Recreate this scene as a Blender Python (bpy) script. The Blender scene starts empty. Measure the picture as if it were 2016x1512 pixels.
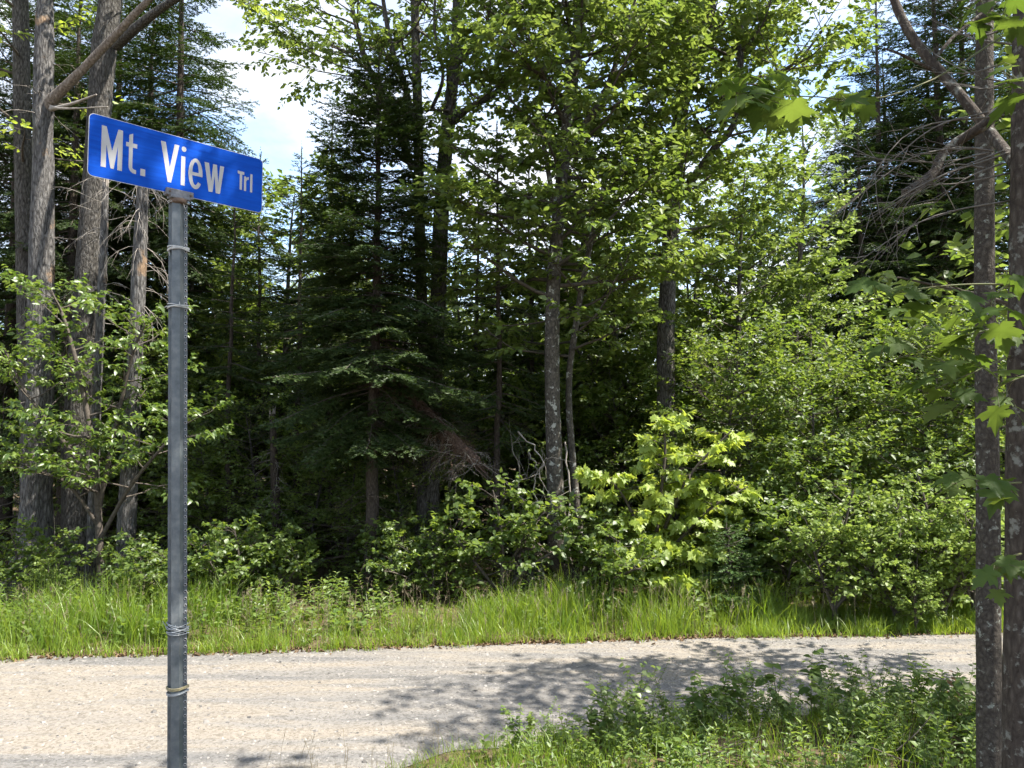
import bpy, math, random
import numpy as np
from mathutils import Vector, Matrix

random.seed(11)
rng = np.random.default_rng(11)
R = math.radians
scene = bpy.context.scene
col = scene.collection

# ------------------------------------------------------------------ camera, sky, sun, exposure
EYE = 2.0
FOC = 1514.0
PITCH = math.atan(89 / FOC)
cam_d = bpy.data.cameras.new('camera')
cam_d.sensor_width = 36.0
cam_d.lens = FOC / 2016 * 36.0
cam_d.clip_start = 0.05
cam_d.clip_end = 2000
cam = bpy.data.objects.new('camera', cam_d)
cam.location = (0, 0, EYE)
cam.rotation_euler = (math.pi / 2 + PITCH, 0, 0)
col.objects.link(cam)
scene.camera = cam

SUN_EL = R(57)
SUN_DIR_AZ = R(-11)          # angle of the direction towards the sun, from +x towards +y
sdir = Vector((math.cos(SUN_EL) * math.cos(SUN_DIR_AZ), math.cos(SUN_EL) * math.sin(SUN_DIR_AZ), math.sin(SUN_EL)))
sun_d = bpy.data.lights.new('sun', 'SUN')
sun_d.energy = 4.9
sun_d.angle = R(0.55)
sun_d.color = (1.0, 0.95, 0.87)
sun = bpy.data.objects.new('sun', sun_d)
sun.rotation_euler = sdir.to_track_quat('Z', 'Y').to_euler()
sun.location = (20, 5, 30)
col.objects.link(sun)

world = bpy.data.worlds.new('World')
scene.world = world
world.use_nodes = True
wn, wl = world.node_tree.nodes, world.node_tree.links
wn.clear()
w_out = wn.new('ShaderNodeOutputWorld')
w_bg = wn.new('ShaderNodeBackground')
sky = wn.new('ShaderNodeTexSky')
sky.sky_type = 'NISHITA'
sky.sun_disc = False
sky.sun_elevation = SUN_EL
sky.sun_rotation = math.pi / 2 - SUN_DIR_AZ
sky.air_density = 1.0
sky.dust_density = 0.6
w_bg.inputs['Strength'].default_value = 0.15
# cumulus cloud cover over the whole dome
tc = wn.new('ShaderNodeTexCoord')
mp = wn.new('ShaderNodeMapping')
mp.inputs['Scale'].default_value = (1.0, 1.0, 2.2)
mp.inputs['Location'].default_value = (0.65, 0.3, 0.1)
n1 = wn.new('ShaderNodeTexNoise')
n1.inputs['Scale'].default_value = 2.3
n1.inputs['Detail'].default_value = 9
n1.inputs['Roughness'].default_value = 0.56
n1.inputs['Distortion'].default_value = 0.25
rmp = wn.new('ShaderNodeValToRGB')
rmp.color_ramp.elements[0].position = 0.40
rmp.color_ramp.elements[1].position = 0.58
n2 = wn.new('ShaderNodeTexNoise')
n2.inputs['Scale'].default_value = 5.0
n2.inputs['Detail'].default_value = 6
rm2 = wn.new('ShaderNodeValToRGB')
rm2.color_ramp.elements[0].position = 0.3
rm2.color_ramp.elements[0].color = (2.1, 2.3, 2.7, 1)
rm2.color_ramp.elements[1].position = 0.7
rm2.color_ramp.elements[1].color = (3.5, 3.6, 3.7, 1)
mx = wn.new('ShaderNodeMix')
mx.data_type = 'RGBA'
wl.new(tc.outputs['Generated'], mp.inputs['Vector'])
wl.new(mp.outputs['Vector'], n1.inputs['Vector'])
wl.new(mp.outputs['Vector'], n2.inputs['Vector'])
wl.new(n1.outputs['Fac'], rmp.inputs['Fac'])
wl.new(n2.outputs['Fac'], rm2.inputs['Fac'])
wl.new(rmp.outputs['Color'], mx.inputs['Factor'])
wl.new(sky.outputs['Color'], mx.inputs['A'])
wl.new(rm2.outputs['Color'], mx.inputs['B'])
wl.new(mx.outputs['Result'], w_bg.inputs['Color'])
wl.new(w_bg.outputs['Background'], w_out.inputs['Surface'])

scene.view_settings.view_transform = 'Standard'
scene.view_settings.look = 'None'
scene.view_settings.gamma = 1.0
scene.view_settings.use_curve_mapping = False
scene.view_settings.exposure = 1.62
scene.render.engine = 'CYCLES'
cy = scene.cycles
cy.max_bounces = 5
cy.diffuse_bounces = 3
cy.glossy_bounces = 1
cy.transmission_bounces = 3
cy.transparent_max_bounces = 4
cy.use_denoising = True
cy.caustics_reflective = False
cy.caustics_refractive = False
cy.use_adaptive_sampling = True
cy.adaptive_threshold = 0.03


# ------------------------------------------------------------------ helpers
def at(px, py, D):
    """Point of the place seen at photograph position (px, py), D metres ahead of the viewer."""
    x = (px - 1008) / FOC
    z = -(py - 756) / FOC
    c, s = math.cos(PITCH), math.sin(PITCH)
    v = np.array([x, c - z * s, s + z * c])
    v *= D / v[1]
    return v + np.array([0, 0, EYE])


def lerp_tab(x, tab):
    return np.interp(x, [t[0] for t in tab], [t[1] for t in tab])


FAR = [(-60, 3.5), (-12, 6.2), (-4.53, 6.80), (-.98, 7.16), (1.94, 7.48), (4.48, 7.62), (12, 8.6), (60, 16)]
NEAR = [(-60, 0.5), (-12, 3.2), (-2.5, 3.7), (-.95, 4.5), (-.4, 4.95), (0.2, 5.15), (1, 5.35), (2.5, 5.65), (4.5, 6.0), (12, 6.9), (60, 14)]


def vnoise(x, y, seed=0):
    """cheap smooth noise from summed sines, about -1..1"""
    r = np.random.default_rng(seed)
    o = 0
    for k in range(6):
        a, b, c = r.normal(0, 1, 2).tolist() + [r.uniform(0, 6.28)]
        o = o + np.sin(a * x + b * y + c)
    return o / 3.2


def gz(x, y):
    x = np.asarray(x, float)
    y = np.asarray(y, float)
    n = lerp_tab(x, NEAR)
    f = lerp_tab(x, FAR)
    near = np.clip((n - y) / 0.9, 0, 1)
    near = near * near * (3 - 2 * near)
    wx = np.clip((x + 1.0) / 1.6, 0, 1)
    far = np.clip((y - f) / 1.2, 0, 1)
    far = far * far * (3 - 2 * far)
    h = near * (0.03 + 0.14 * wx + .02 * vnoise(x * 3, y * 3, 3)) + far * (0.06 + .03 * vnoise(x * 1.3, y * 1.3, 4) + .012 * vnoise(x * 5, y * 5, 5))
    return h


class MB:
    """collects vertices and faces; build() links them as one mesh object"""
    def __init__(self):
        self.v, self.f, self.r, self.n = [], [], [], 0

    def add(self, verts, faces, mat=0, rnd=0.5, smooth=True):
        verts = np.asarray(verts, float).reshape(-1, 3)
        faces = np.asarray(faces, np.int64)
        self.v.append(verts)
        rr = np.empty(len(verts))
        rr[:] = rnd
        self.r.append(rr)
        self.f.append((faces + self.n, mat, smooth))
        self.n += len(verts)

    def tube(self, path, radii, seg=6, mat=0, rnd=0.5, cap=True, rough=0.0, lobes=None):
        path = np.asarray(path, float)
        n = len(path)
        radii = np.broadcast_to(np.asarray(radii, float), (n,))
        t = np.gradient(path, axis=0)
        t /= np.linalg.norm(t, axis=1)[:, None] + 1e-9
        m = np.abs(t.mean(0))
        ref = np.zeros(3)
        ref[int(np.argmin(m))] = 1
        a = np.cross(t, ref)
        a /= np.linalg.norm(a, axis=1)[:, None] + 1e-9
        b = np.cross(t, a)
        th = np.linspace(0, 2 * math.pi, seg, endpoint=False)
        rad = radii[:, None] * np.ones((1, seg))
        if rough:
            rad = rad * (1 + rough * rng.normal(0, 1, (n, seg)) * .5 + rough * np.sin(th * 3 + rng.uniform(0, 6))[None] * .6)
        if lobes is not None:
            rad = rad * lobes(th)[:, :] if callable(lobes) else rad * lobes
        vv = path[:, None] + rad[..., None] * (np.cos(th)[None, :, None] * a[:, None] + np.sin(th)[None, :, None] * b[:, None])
        idx = np.arange(n * seg).reshape(n, seg)
        q = np.stack([idx[:-1], np.roll(idx[:-1], -1, 1), np.roll(idx[1:], -1, 1), idx[1:]], -1).reshape(-1, 4)
        self.add(vv.reshape(-1, 3), q, mat, rnd)
        if cap:
            k = self.n
            c = np.vstack([vv[-1], path[-1] + t[-1] * radii[-1] * .3])
            tri = [(i, (i + 1) % seg, seg) for i in range(seg)]
            self.add(c, tri, mat, rnd, smooth=False)

    def box(self, c, s, mat=0, M=None):
        p = np.array([[x, y, z] for x in (-.5, .5) for y in (-.5, .5) for z in (-.5, .5)]) * np.array(s)
        if M is not None:
            p = p @ np.asarray(M).T
        p = p + np.array(c)
        self.add(p, [(0, 1, 3, 2), (4, 6, 7, 5), (0, 4, 5, 1), (2, 3, 7, 6), (0, 2, 6, 4), (1, 5, 7, 3)], mat, smooth=False)

    def build_mesh(self, name, mats):
        me = bpy.data.meshes.new(name)
        v = np.concatenate(self.v)
        loops, starts, mi, sm = [], [], [], []
        k = 0
        for f, m, s in self.f:
            if len(f) == 0:
                continue
            w = f.shape[1]
            loops.append(f.reshape(-1))
            starts.append(k + np.arange(len(f)) * w)
            mi.append(np.full(len(f), m))
            sm.append(np.full(len(f), s))
            k += f.size
        loops = np.concatenate(loops)
        starts = np.concatenate(starts)
        me.vertices.add(len(v))
        me.vertices.foreach_set('co', v.astype(np.float32).reshape(-1))
        me.loops.add(len(loops))
        me.loops.foreach_set('vertex_index', loops.astype(np.int32))
        me.polygons.add(len(starts))
        me.polygons.foreach_set('loop_start', starts.astype(np.int32))
        me.polygons.foreach_set('material_index', np.concatenate(mi).astype(np.int32))
        me.polygons.foreach_set('use_smooth', np.concatenate(sm).astype(bool))
        at_ = me.attributes.new('rnd', 'FLOAT', 'POINT')
        at_.data.foreach_set('value', np.concatenate(self.r).astype(np.float32))
        for m in (mats if isinstance(mats, (list, tuple)) else [mats]):
            me.materials.append(m)
        me.update(calc_edges=True)
        return me

    def build(self, name, mats, parent=None):
        o = bpy.data.objects.new(name, self.build_mesh(name, mats))
        col.objects.link(o)
        if parent is not None:
            o.parent = parent
        return o


def tag(o, label=None, cat=None, group=None, kind=None):
    if label: o['label'] = label
    if cat: o['category'] = cat
    if group: o['group'] = group
    if kind: o['kind'] = kind
    return o


def thing(name, label, cat, loc=(0, 0, 0), group=None):
    o = bpy.data.objects.new(name, None)
    o.empty_display_size = 0.2
    o.location = loc
    col.objects.link(o)
    return tag(o, label, cat, group)


def copy_thing(root, loc, rotz=0.0, scale=1.0, label=None, group=None):
    c = root.copy()
    col.objects.link(c)
    c.location = loc
    c.rotation_euler = (0, 0, rotz)
    c.scale = (scale, scale, scale)
    if label: c['label'] = label
    if group: c['group'] = group
    for ch in root.children:
        k = ch.copy()
        col.objects.link(k)
        k.parent = c
    return c


def smooth_path(pts, n=24):
    """Catmull-Rom through the points"""
    P = np.asarray(pts, float)
    if len(P) < 3:
        return P[0] + (P[-1] - P[0]) * np.linspace(0, 1, n)[:, None]
    E = np.vstack([2 * P[0] - P[1], P, 2 * P[-1] - P[-2]])
    out = []
    u = np.linspace(0, len(P) - 1 - 1e-6, n)
    for x in u:
        i = int(x)
        t = x - i
        p0, p1, p2, p3 = E[i:i + 4]
        out.append(.5 * ((2 * p1) + (-p0 + p2) * t + (2 * p0 - 5 * p1 + 4 * p2 - p3) * t * t + (-p0 + 3 * p1 - 3 * p2 + p3) * t ** 3))
    return np.array(out)


def unit(v):
    v = np.asarray(v, float)
    return v / (np.linalg.norm(v, axis=-1, keepdims=True) + 1e-9)


# ------------------------------------------------------------------ materials
def newmat(name):
    m = bpy.data.materials.new(name)
    m.use_nodes = True
    nt = m.node_tree
    for n in list(nt.nodes):
        nt.nodes.remove(n)
    return m, nt.nodes, nt.links


def ramp(nodes, stops):
    r = nodes.new('ShaderNodeValToRGB')
    e = r.color_ramp.elements
    while len(e) < len(stops):
        e.new(0.5)
    for k, (p, c) in enumerate(stops):
        e[k].position = p
        e[k].color = (*c, 1)
    return r


def leaf_mat(name, c_lo, c_hi, t_lo, t_hi, mix=0.42, rough=0.5, spec=0.35):
    m, n, l = newmat(name)
    out = n.new('ShaderNodeOutputMaterial')
    a = n.new('ShaderNodeAttribute')
    a.attribute_name = 'rnd'
    r1 = ramp(n, [(0, c_lo), (1, c_hi)])
    r2 = ramp(n, [(0, t_lo), (1, t_hi)])
    p = n.new('ShaderNodeBsdfDiffuse')
    t = n.new('ShaderNodeBsdfTranslucent')
    gl = n.new('ShaderNodeBsdfGlossy')
    gl.inputs['Roughness'].default_value = rough
    gl.inputs['Color'].default_value = (1, 1, 1, 1)
    mxs = n.new('ShaderNodeMixShader')
    mxs.inputs[0].default_value = mix
    mg = n.new('ShaderNodeMixShader')
    mg.inputs[0].default_value = .09 * spec
    l.new(a.outputs['Fac'], r1.inputs['Fac'])
    l.new(a.outputs['Fac'], r2.inputs['Fac'])
    l.new(r1.outputs['Color'], p.inputs['Color'])
    l.new(r2.outputs['Color'], t.inputs['Color'])
    l.new(p.outputs[0], mxs.inputs[1])
    l.new(t.outputs[0], mxs.inputs[2])
    l.new(mxs.outputs[0], mg.inputs[1])
    l.new(gl.outputs[0], mg.inputs[2])
    l.new(mg.outputs[0], out.inputs['Surface'])
    return m


def bark_mat(name, stops, scale=(14, 14, 3), bump=0.6, dist=0.02, patch=None, patch_scale=9, patch_pos=(.56, .62), rough=0.9, ring=None):
    m, n, l = newmat(name)
    out = n.new('ShaderNodeOutputMaterial')
    p = n.new('ShaderNodeBsdfPrincipled')
    p.inputs['Roughness'].default_value = rough
    p.inputs['Specular IOR Level'].default_value = 0.2
    c = n.new('ShaderNodeTexCoord')
    mp = n.new('ShaderNodeMapping')
    mp.inputs['Scale'].default_value = scale
    nz = n.new('ShaderNodeTexNoise')
    nz.inputs['Scale'].default_value = 2.2
    nz.inputs['Detail'].default_value = 8
    nz.inputs['Roughness'].default_value = .68
    nz.inputs['Distortion'].default_value = .4
    vo = n.new('ShaderNodeTexVoronoi')
    vo.feature = 'DISTANCE_TO_EDGE'
    vo.inputs['Scale'].default_value = 1.7
    mm = n.new('ShaderNodeMath')
    mm.operation = 'MULTIPLY_ADD'
    mm.inputs[1].default_value = .55
    vr = n.new('ShaderNodeMath')
    vr.operation = 'MULTIPLY'
    vr.inputs[1].default_value = .75
    rp = ramp(n, stops)
    l.new(c.outputs['Object'], mp.inputs['Vector'])
    l.new(mp.outputs[0], nz.inputs['Vector'])
    l.new(mp.outputs[0], vo.inputs['Vector'])
    l.new(vo.outputs['Distance'], mm.inputs[0])
    l.new(nz.outputs['Fac'], vr.inputs[0])
    l.new(vr.outputs[0], mm.inputs[2])
    l.new(mm.outputs[0], rp.inputs['Fac'])
    col_out = rp.outputs['Color']
    if patch:
        n3 = n.new('ShaderNodeTexNoise')
        n3.inputs['Scale'].default_value = patch_scale
        n3.inputs['Detail'].default_value = 5
        n3.inputs['Roughness'].default_value = .6
        r3 = ramp(n, [(patch_pos[0], (0, 0, 0)), (patch_pos[1], (1, 1, 1))])
        mxx = n.new('ShaderNodeMix')
        mxx.data_type = 'RGBA'
        l.new(c.outputs['Object'], n3.inputs['Vector'])
        l.new(n3.outputs['Fac'], r3.inputs['Fac'])
        l.new(r3.outputs['Color'], mxx.inputs['Factor'])
        l.new(col_out, mxx.inputs['A'])
        mxx.inputs['B'].default_value = (*patch, 1)
        col_out = mxx.outputs['Result']
    l.new(col_out, p.inputs['Base Color'])
    b = n.new('ShaderNodeBump')
    b.inputs['Strength'].default_value = bump
    b.inputs['Distance'].default_value = dist
    l.new(mm.outputs[0], b.inputs['Height'])
    l.new(b.outputs[0], p.inputs['Normal'])
    l.new(p.outputs[0], out.inputs['Surface'])
    return m


def flat_mat(name, stops, scale=20, rough=.8, spec=.3, bump=.0, metal=0.0, detail=6):
    m, n, l = newmat(name)
    out = n.new('ShaderNodeOutputMaterial')
    p = n.new('ShaderNodeBsdfPrincipled')
    p.inputs['Roughness'].default_value = rough
    p.inputs['Specular IOR Level'].default_value = spec
    p.inputs['Metallic'].default_value = metal
    c = n.new('ShaderNodeTexCoord')
    nz = n.new('ShaderNodeTexNoise')
    nz.inputs['Scale'].default_value = scale
    nz.inputs['Detail'].default_value = detail
    nz.inputs['Roughness'].default_value = .62
    rp = ramp(n, stops)
    l.new(c.outputs['Object'], nz.inputs['Vector'])
    l.new(nz.outputs['Fac'], rp.inputs['Fac'])
    l.new(rp.outputs['Color'], p.inputs['Base Color'])
    if bump:
        b = n.new('ShaderNodeBump')
        b.inputs['Strength'].default_value = bump
        b.inputs['Distance'].default_value = .01
        l.new(nz.outputs['Fac'], b.inputs['Height'])
        l.new(b.outputs[0], p.inputs['Normal'])
    l.new(p.outputs[0], out.inputs['Surface'])
    return m


M = {}
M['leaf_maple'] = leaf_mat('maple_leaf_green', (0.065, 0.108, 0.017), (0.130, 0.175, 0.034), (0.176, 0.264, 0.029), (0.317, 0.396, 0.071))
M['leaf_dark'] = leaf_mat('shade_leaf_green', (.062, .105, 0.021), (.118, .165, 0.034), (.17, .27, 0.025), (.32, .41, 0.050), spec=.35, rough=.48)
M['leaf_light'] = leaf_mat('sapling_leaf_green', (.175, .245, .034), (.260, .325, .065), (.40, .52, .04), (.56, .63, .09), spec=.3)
M['leaf_ash'] = leaf_mat('ash_leaf_green', (0.060, 0.108, 0.017), (0.120, 0.172, 0.030), (0.158, 0.264, 0.022), (0.290, 0.378, 0.057), spec=.4, rough=.42)
M['leaf_birch'] = leaf_mat('birch_leaf_green', (0.090, 0.140, 0.028), (0.155, 0.205, 0.050), (0.202, 0.299, 0.049), (0.326, 0.414, 0.093), spec=.4, rough=.42)
M['leaf_shrub'] = leaf_mat('shrub_leaf_green', (0.110, 0.165, 0.028), (0.180, 0.240, 0.050), (0.220, 0.326, 0.043), (0.352, 0.440, 0.085), spec=.25, rough=.5)
M['leaf_near'] = leaf_mat('near_maple_leaf_green', (.050, .090, .022), (.090, .130, .034), (.11, .18, .02), (.20, .27, .035), mix=.45, spec=.12)
M['leaf_red'] = leaf_mat('young_leaf_bronze', (.16, .075, .035), (.20, .12, .05), (.30, .15, .03), (.36, .22, .05))
M['needle'] = leaf_mat('spruce_needle', (.020, .042, 0.010), (.055, .085, 0.017), (.04, .08, 0.007), (.08, .13, 0.015), mix=.25, rough=.55)
M['needle_light'] = leaf_mat('fir_needle', (.045, .095, .024), (.095, .150, .038), (.08, .16, .02), (.15, .23, .03), mix=.3, rough=.5)
M['needle_dead'] = leaf_mat('dead_needle', (.07, .04, .022), (.13, .07, .035), (.08, .04, .02), (.12, .07, .03), mix=.2, rough=.8)
M['grass'] = leaf_mat('grass_blade', (.085, .160, 0.015), (.190, .260, 0.032), (.26, .42, 0.019), (.44, .54, 0.050), mix=.45, rough=.45)
M['grass_dry'] = leaf_mat('dry_grass_stalk', (.20, .16, .09), (.30, .25, .15), (.2, .16, .08), (.3, .25, .14), mix=.3, rough=.7)
M['weed'] = leaf_mat('weed_leaf', (.072, .125, .026), (.150, .210, .046), (.21, .34, .03), (.36, .45, .06), mix=.42, rough=.5)
M['litter'] = leaf_mat('dead_leaf', (.09, .055, .03), (.20, .14, .08), (.08, .05, .02), (.14, .09, .05), mix=.15, rough=.9, spec=.1)
M['bark_grey'] = bark_mat('grey_ridged_bark', [(.28, (.018, .016, .014)), (.43, (.075, .068, .059)), (.64, (.15, .141, .127))], scale=(20, 20, 6.0), bump=1.0, dist=.04)
M['bark_dead'] = bark_mat('weathered_dead_wood', [(.28, (.022, .021, .020)), (.42, (.095, .089, .083)), (.62, (.19, .182, .172))], scale=(19, 19, 4.5), bump=1.0, dist=.04, patch=(.24, .165, .105), patch_scale=2.2, patch_pos=(.6, .66))
M['bark_spruce'] = bark_mat('scaly_spruce_bark', [(.25, (.02, .016, .013)), (.55, (.085, .068, .055)), (.8, (.15, .13, .11))], scale=(22, 22, 9), bump=.8, dist=.02)
M['bark_mottled'] = bark_mat('mottled_maple_bark', [(.25, (.025, .022, .018)), (.5, (.095, .083, .068)), (.8, (.17, .155, .13))], scale=(14, 14, 9), bump=.6, dist=.012, patch=(.36, .36, .32), patch_scale=13, patch_pos=(.58, .63))
M['bark_near'] = bark_mat('lichen_spotted_bark', [(.2, (.022, .018, .015)), (.5, (.075, .064, .052)), (.8, (.14, .125, .105))], scale=(30, 30, 22), bump=1.0, dist=.012, patch=(.25, .26, .22), patch_scale=34, patch_pos=(.60, .66))
M['bark_lichen'] = bark_mat('grey_lichen_bark', [(.2, (.022, .017, .014)), (.5, (.072, .058, .047)), (.8, (.15, .13, .11))], scale=(26, 26, 10), bump=1.0, dist=.014, patch=(.20, .20, .175), patch_scale=26, patch_pos=(.56, .64))
M['twig'] = flat_mat('twig_bark', [(.3, (.045, .036, .028)), (.7, (.11, .093, .075))], scale=30, rough=.9)
M['twig_dead'] = flat_mat('bleached_twig', [(.3, (.17, .145, .12)), (.7, (.38, .345, .30))], scale=14, rough=.9)
M['twig_grey'] = flat_mat('grey_dead_twig', [(.3, (.08, .07, .06)), (.7, (.18, .165, .145))], scale=20, rough=.9)
M['stem'] = flat_mat('green_stem', [(.3, (.07, .10, .03)), (.7, (.13, .11, .05))], scale=14, rough=.7)

# ------------------------------------------------------------------ leaf and needle shapes
def ovate(w=.30, fold=.10, droop=.16):
    V = np.array([(0, 0, 0), (-w, .32, fold), (-w * .78, .66, fold * .7 - droop * .4), (0, 1, -droop), (w * .78, .66, fold * .7 - droop * .4), (w, .32, fold), (0, .5, -.02)])
    F = np.array([(0, 6, 2, 1), (6, 3, 3, 2), (0, 5, 4, 6), (6, 4, 3, 3)])
    T = [(0, 6, 1), (1, 6, 2), (6, 3, 2), (0, 5, 6), (5, 4, 6), (6, 4, 3)]
    return V, np.array(T)


def ovate_lo(w=.30, fold=.08, droop=.14):
    V = np.array([(0, 0, 0), (-w, .38, fold), (-w * .6, .74, fold * .5 - droop * .5), (0, 1, -droop), (w * .6, .74, fold * .5 - droop * .5), (w, .38, fold)])
    return V, np.array([(0, 3, 2, 1), (0, 5, 4, 3)])


def maple_leaf(droop=.22, fold=.10, seed=0):
    h = [(.0, .0), (.10, -.10), (.36, -.06), (.30, .06), (.35, .10), (.26, .14), (.47, .30), (.60, .46), (.43, .43), (.38, .55), (.19, .45), (.22, .62), (.25, .74), (.13, .74), (0, 1)]
    r = np.random.default_rng(seed)
    c = [(0, .25)]
    pts = []
    for s in (1, -1):
        pts.append([(s * x * (1 + r.normal(0, .03)), y + r.normal(0, .012) * (x > 0)) for x, y in h])
    V = [(0, .25, 0)] + [(x, y, 0) for x, y in pts[0]] + [(x, y, 0) for x, y in pts[1]]
    V = np.array(V, float)
    rr = V[:, 0] ** 2 + (V[:, 1] - .25) ** 2
    V[:, 2] = fold * np.abs(V[:, 0]) - droop * V[:, 1] ** 2 - .25 * V[:, 0] ** 2 + .02 * np.sin(V[:, 0] * 5 + V[:, 1] * 4 + seed)
    n = len(h)
    T = [(0, 1 + i, 2 + i) for i in range(n - 1)] + [(0, 2 + n + i, 1 + n + i) for i in range(n - 1)]
    return V, np.array(T)


OV, OVL = ovate(), ovate_lo()
LANCE = ovate_lo(w=.15, fold=.05, droop=.25)
ROUND = ovate(w=.40)
MAPLES = [maple_leaf(seed=k, droop=.15 + .12 * k, fold=.05 + .05 * k) for k in range(4)]


def place(mb, tmpl, P, D, N, S, rnd, mat=0):
    """stamp the leaf shape at points P, axis D, face normal N, length S"""
    V, F = tmpl
    k, n = len(P), len(V)
    if k == 0:
        return
    y = unit(D)
    z = N - (N * y).sum(1, keepdims=True) * y
    z = unit(z)
    x = np.cross(y, z)
    W = P[:, None] + S[:, None, None] * (V[None, :, 0, None] * x[:, None] + V[None, :, 1, None] * y[:, None] + V[None, :, 2, None] * z[:, None])
    T = (F[None] + (np.arange(k) * n)[:, None, None]).reshape(-1, F.shape[1])
    mb.add(W.reshape(-1, 3), T, mat, np.repeat(rnd, n))


def twig_leaves(mb, tw, per, size, tmpl=None, mat=0, flat=.75, droop=.35, spread=.9, var=.3):
    """tw: rows of (p0, p1). Leaves alternate along each twig, most of them lying flat and drooping."""
    tmpl = tmpl or OVL
    A = np.array([t[0] for t in tw])
    B = np.array([t[1] for t in tw])
    n = len(A)
    d = unit(B - A)
    up = np.array([0, 0, 1.])
    side = np.cross(d, up)
    side = unit(side + rng.normal(0, .15, side.shape))
    i = np.repeat(np.arange(n), per)
    j = np.tile(np.arange(per), n)
    t = (j + .6 + rng.uniform(-.3, .3, len(j))) / per
    P = A[i] + (B - A)[i] * t[:, None] + rng.normal(0, .012, (len(i), 3))
    sgn = np.where(j % 2 == 0, 1, -1)[:, None]
    last = (j == per - 1)[:, None]
    D = d[i] * .75 + np.where(last, 0, 1) * side[i] * sgn * spread + rng.normal(0, .28, P.shape)
    D[:, 2] -= droop * rng.uniform(.2, 1.4, len(D))
    N = up[None] * flat + rng.normal(0, .42, P.shape) + D * np.array([.25, .25, 0])
    S = size * rng.uniform(1 - var, 1 + var, len(P))
    base = rng.uniform(.15, .85, n)
    place(mb, tmpl, P, D, N, S, np.clip(base[i] + rng.normal(0, .2, len(i)), 0, 1), mat)
    return P, D, N, S


def grow(p, d, L, n, up=0.0, wob=.12):
    p = np.array(p, float)
    d = unit(np.array(d, float))
    out = [p]
    s = L / n
    for k in range(n):
        d = unit(d + np.array([0, 0, up / n]) + rng.normal(0, wob, 3) / math.sqrt(n))
        p = p + d * s
        out.append(p)
    return np.array(out)


def along(path, t):
    x = t * (len(path) - 1)
    i = min(int(x), len(path) - 2)
    return path[i] + (path[i + 1] - path[i]) * (x - i), unit(path[i + 1] - path[i])


def rot_side(d, ang, pitch):
    """turn direction d sideways by ang about the vertical and tilt it by pitch"""
    c, s = math.cos(ang), math.sin(ang)
    v = np.array([d[0] * c - d[1] * s, d[0] * s + d[1] * c, d[2] * .6 + pitch])
    return unit(v)


def leafy(prims, tw_len=(.18, .38), s2=.26, s3=.13, up=.25, twig_r=.003, bark=1, mb=None, dens=1.0):
    """primary branches -> side branches -> twigs. Returns the mesh with the woody part and the list of leafy twigs"""
    mb = mb or MB()
    tw = []
    for (p0, d, L, r) in prims:
        n = max(4, int(L / .25))
        path = grow(p0, d, L, n, up=up, wob=.28)
        mb.tube(path, np.linspace(r, r * .2 + .002, len(path)), 5, bark, cap=False)
        m = max(2, int(L / s2 * dens))
        for j in range(m):
            t = .22 + .78 * (j + rng.uniform(.1, .9)) / m
            p, dd = along(path, min(t, .999))
            sg = 1 if j % 2 else -1
            d2 = rot_side(dd, sg * rng.uniform(.55, 1.25), rng.uniform(-.22, .28))
            L2 = (.16 + L * .42 * (1.08 - t)) * rng.uniform(.7, 1.25)
            pt2 = grow(p, d2, L2, 4, up=up * .5, wob=.25)
            mb.tube(pt2, np.linspace(max(r * .35, .004), .002, 5), 3, bark, cap=False)
            k = max(2, int(L2 / s3 * dens))
            for q in range(k):
                tq = (q + rng.uniform(.3, 1)) / k
                p3, d3 = along(pt2, min(tq, .999))
                d4 = rot_side(d3, (1 if q % 2 else -1) * rng.uniform(.4, 1.1), rng.uniform(-.3, .25))
                l3 = rng.uniform(*tw_len)
                e = p3 + d4 * l3
                tw.append((p3, e))
                mb.tube(np.array([p3, e]), [twig_r, twig_r * .5], 3, bark, cap=False)
            tw.append((pt2[-1], pt2[-1] + unit(pt2[-1] - pt2[-2]) * rng.uniform(*tw_len)))
        tw.append((path[-1], path[-1] + unit(path[-1] - path[-2]) * rng.uniform(*tw_len)))
    return mb, tw


def auto_prims(path, radii, n, t0, t1, L0, L1, pitch=(.1, .7), face=None, bell=False):
    out = []
    a = rng.uniform(0, 6.28)
    for k in range(n):
        t = t0 + (t1 - t0) * (k + rng.uniform(.1, .9)) / n
        p, d = along(path, min(t, .999))
        a += 2.4 + rng.normal(0, .35)
        f = (k + .5) / n
        L = L0 + (L1 - L0) * f
        if bell:
            L *= .55 + .6 * math.sin(math.pi * (0.12 + .8 * f))
        el = rng.uniform(*pitch) + .35 * f
        rr = float(np.interp(t, np.linspace(0, 1, len(radii)), radii))
        out.append((p, (math.cos(a), math.sin(a), el), L * rng.uniform(.75, 1.2), min(rr * .5, .012 + L * .010)))
    return out


def trunk_mesh(path, radii, seg=14, flare=0.0, rough=.05):
    mb = MB()
    path = np.array(path)
    radii = np.array(radii, float).copy()
    h = path[:, 2] - path[0, 2]
    radii = radii * (1 + flare * np.exp(-np.maximum(h, 0) / .22))
    th = np.linspace(0, 2 * math.pi, seg, endpoint=False)
    ph = rng.uniform(0, 6.28, 3)
    lob = 1 + rough * (np.sin(3 * th + ph[0])[None] * .7 + np.sin(5 * th + ph[1])[None] * .5 + .45 * np.sin(np.outer(h * 2.1, np.ones(seg)) + 2 * th[None] + ph[2]))
    lob = lob + flare * .35 * np.exp(-np.maximum(h, 0) / .16)[:, None] * np.sin(5 * th + ph[0])[None]
    lob = lob + rough * .5 * rng.normal(0, 1, (len(path), seg))
    mb.tube(path, radii, seg, 0, cap=True, lobes=lob)
    return mb


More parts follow.
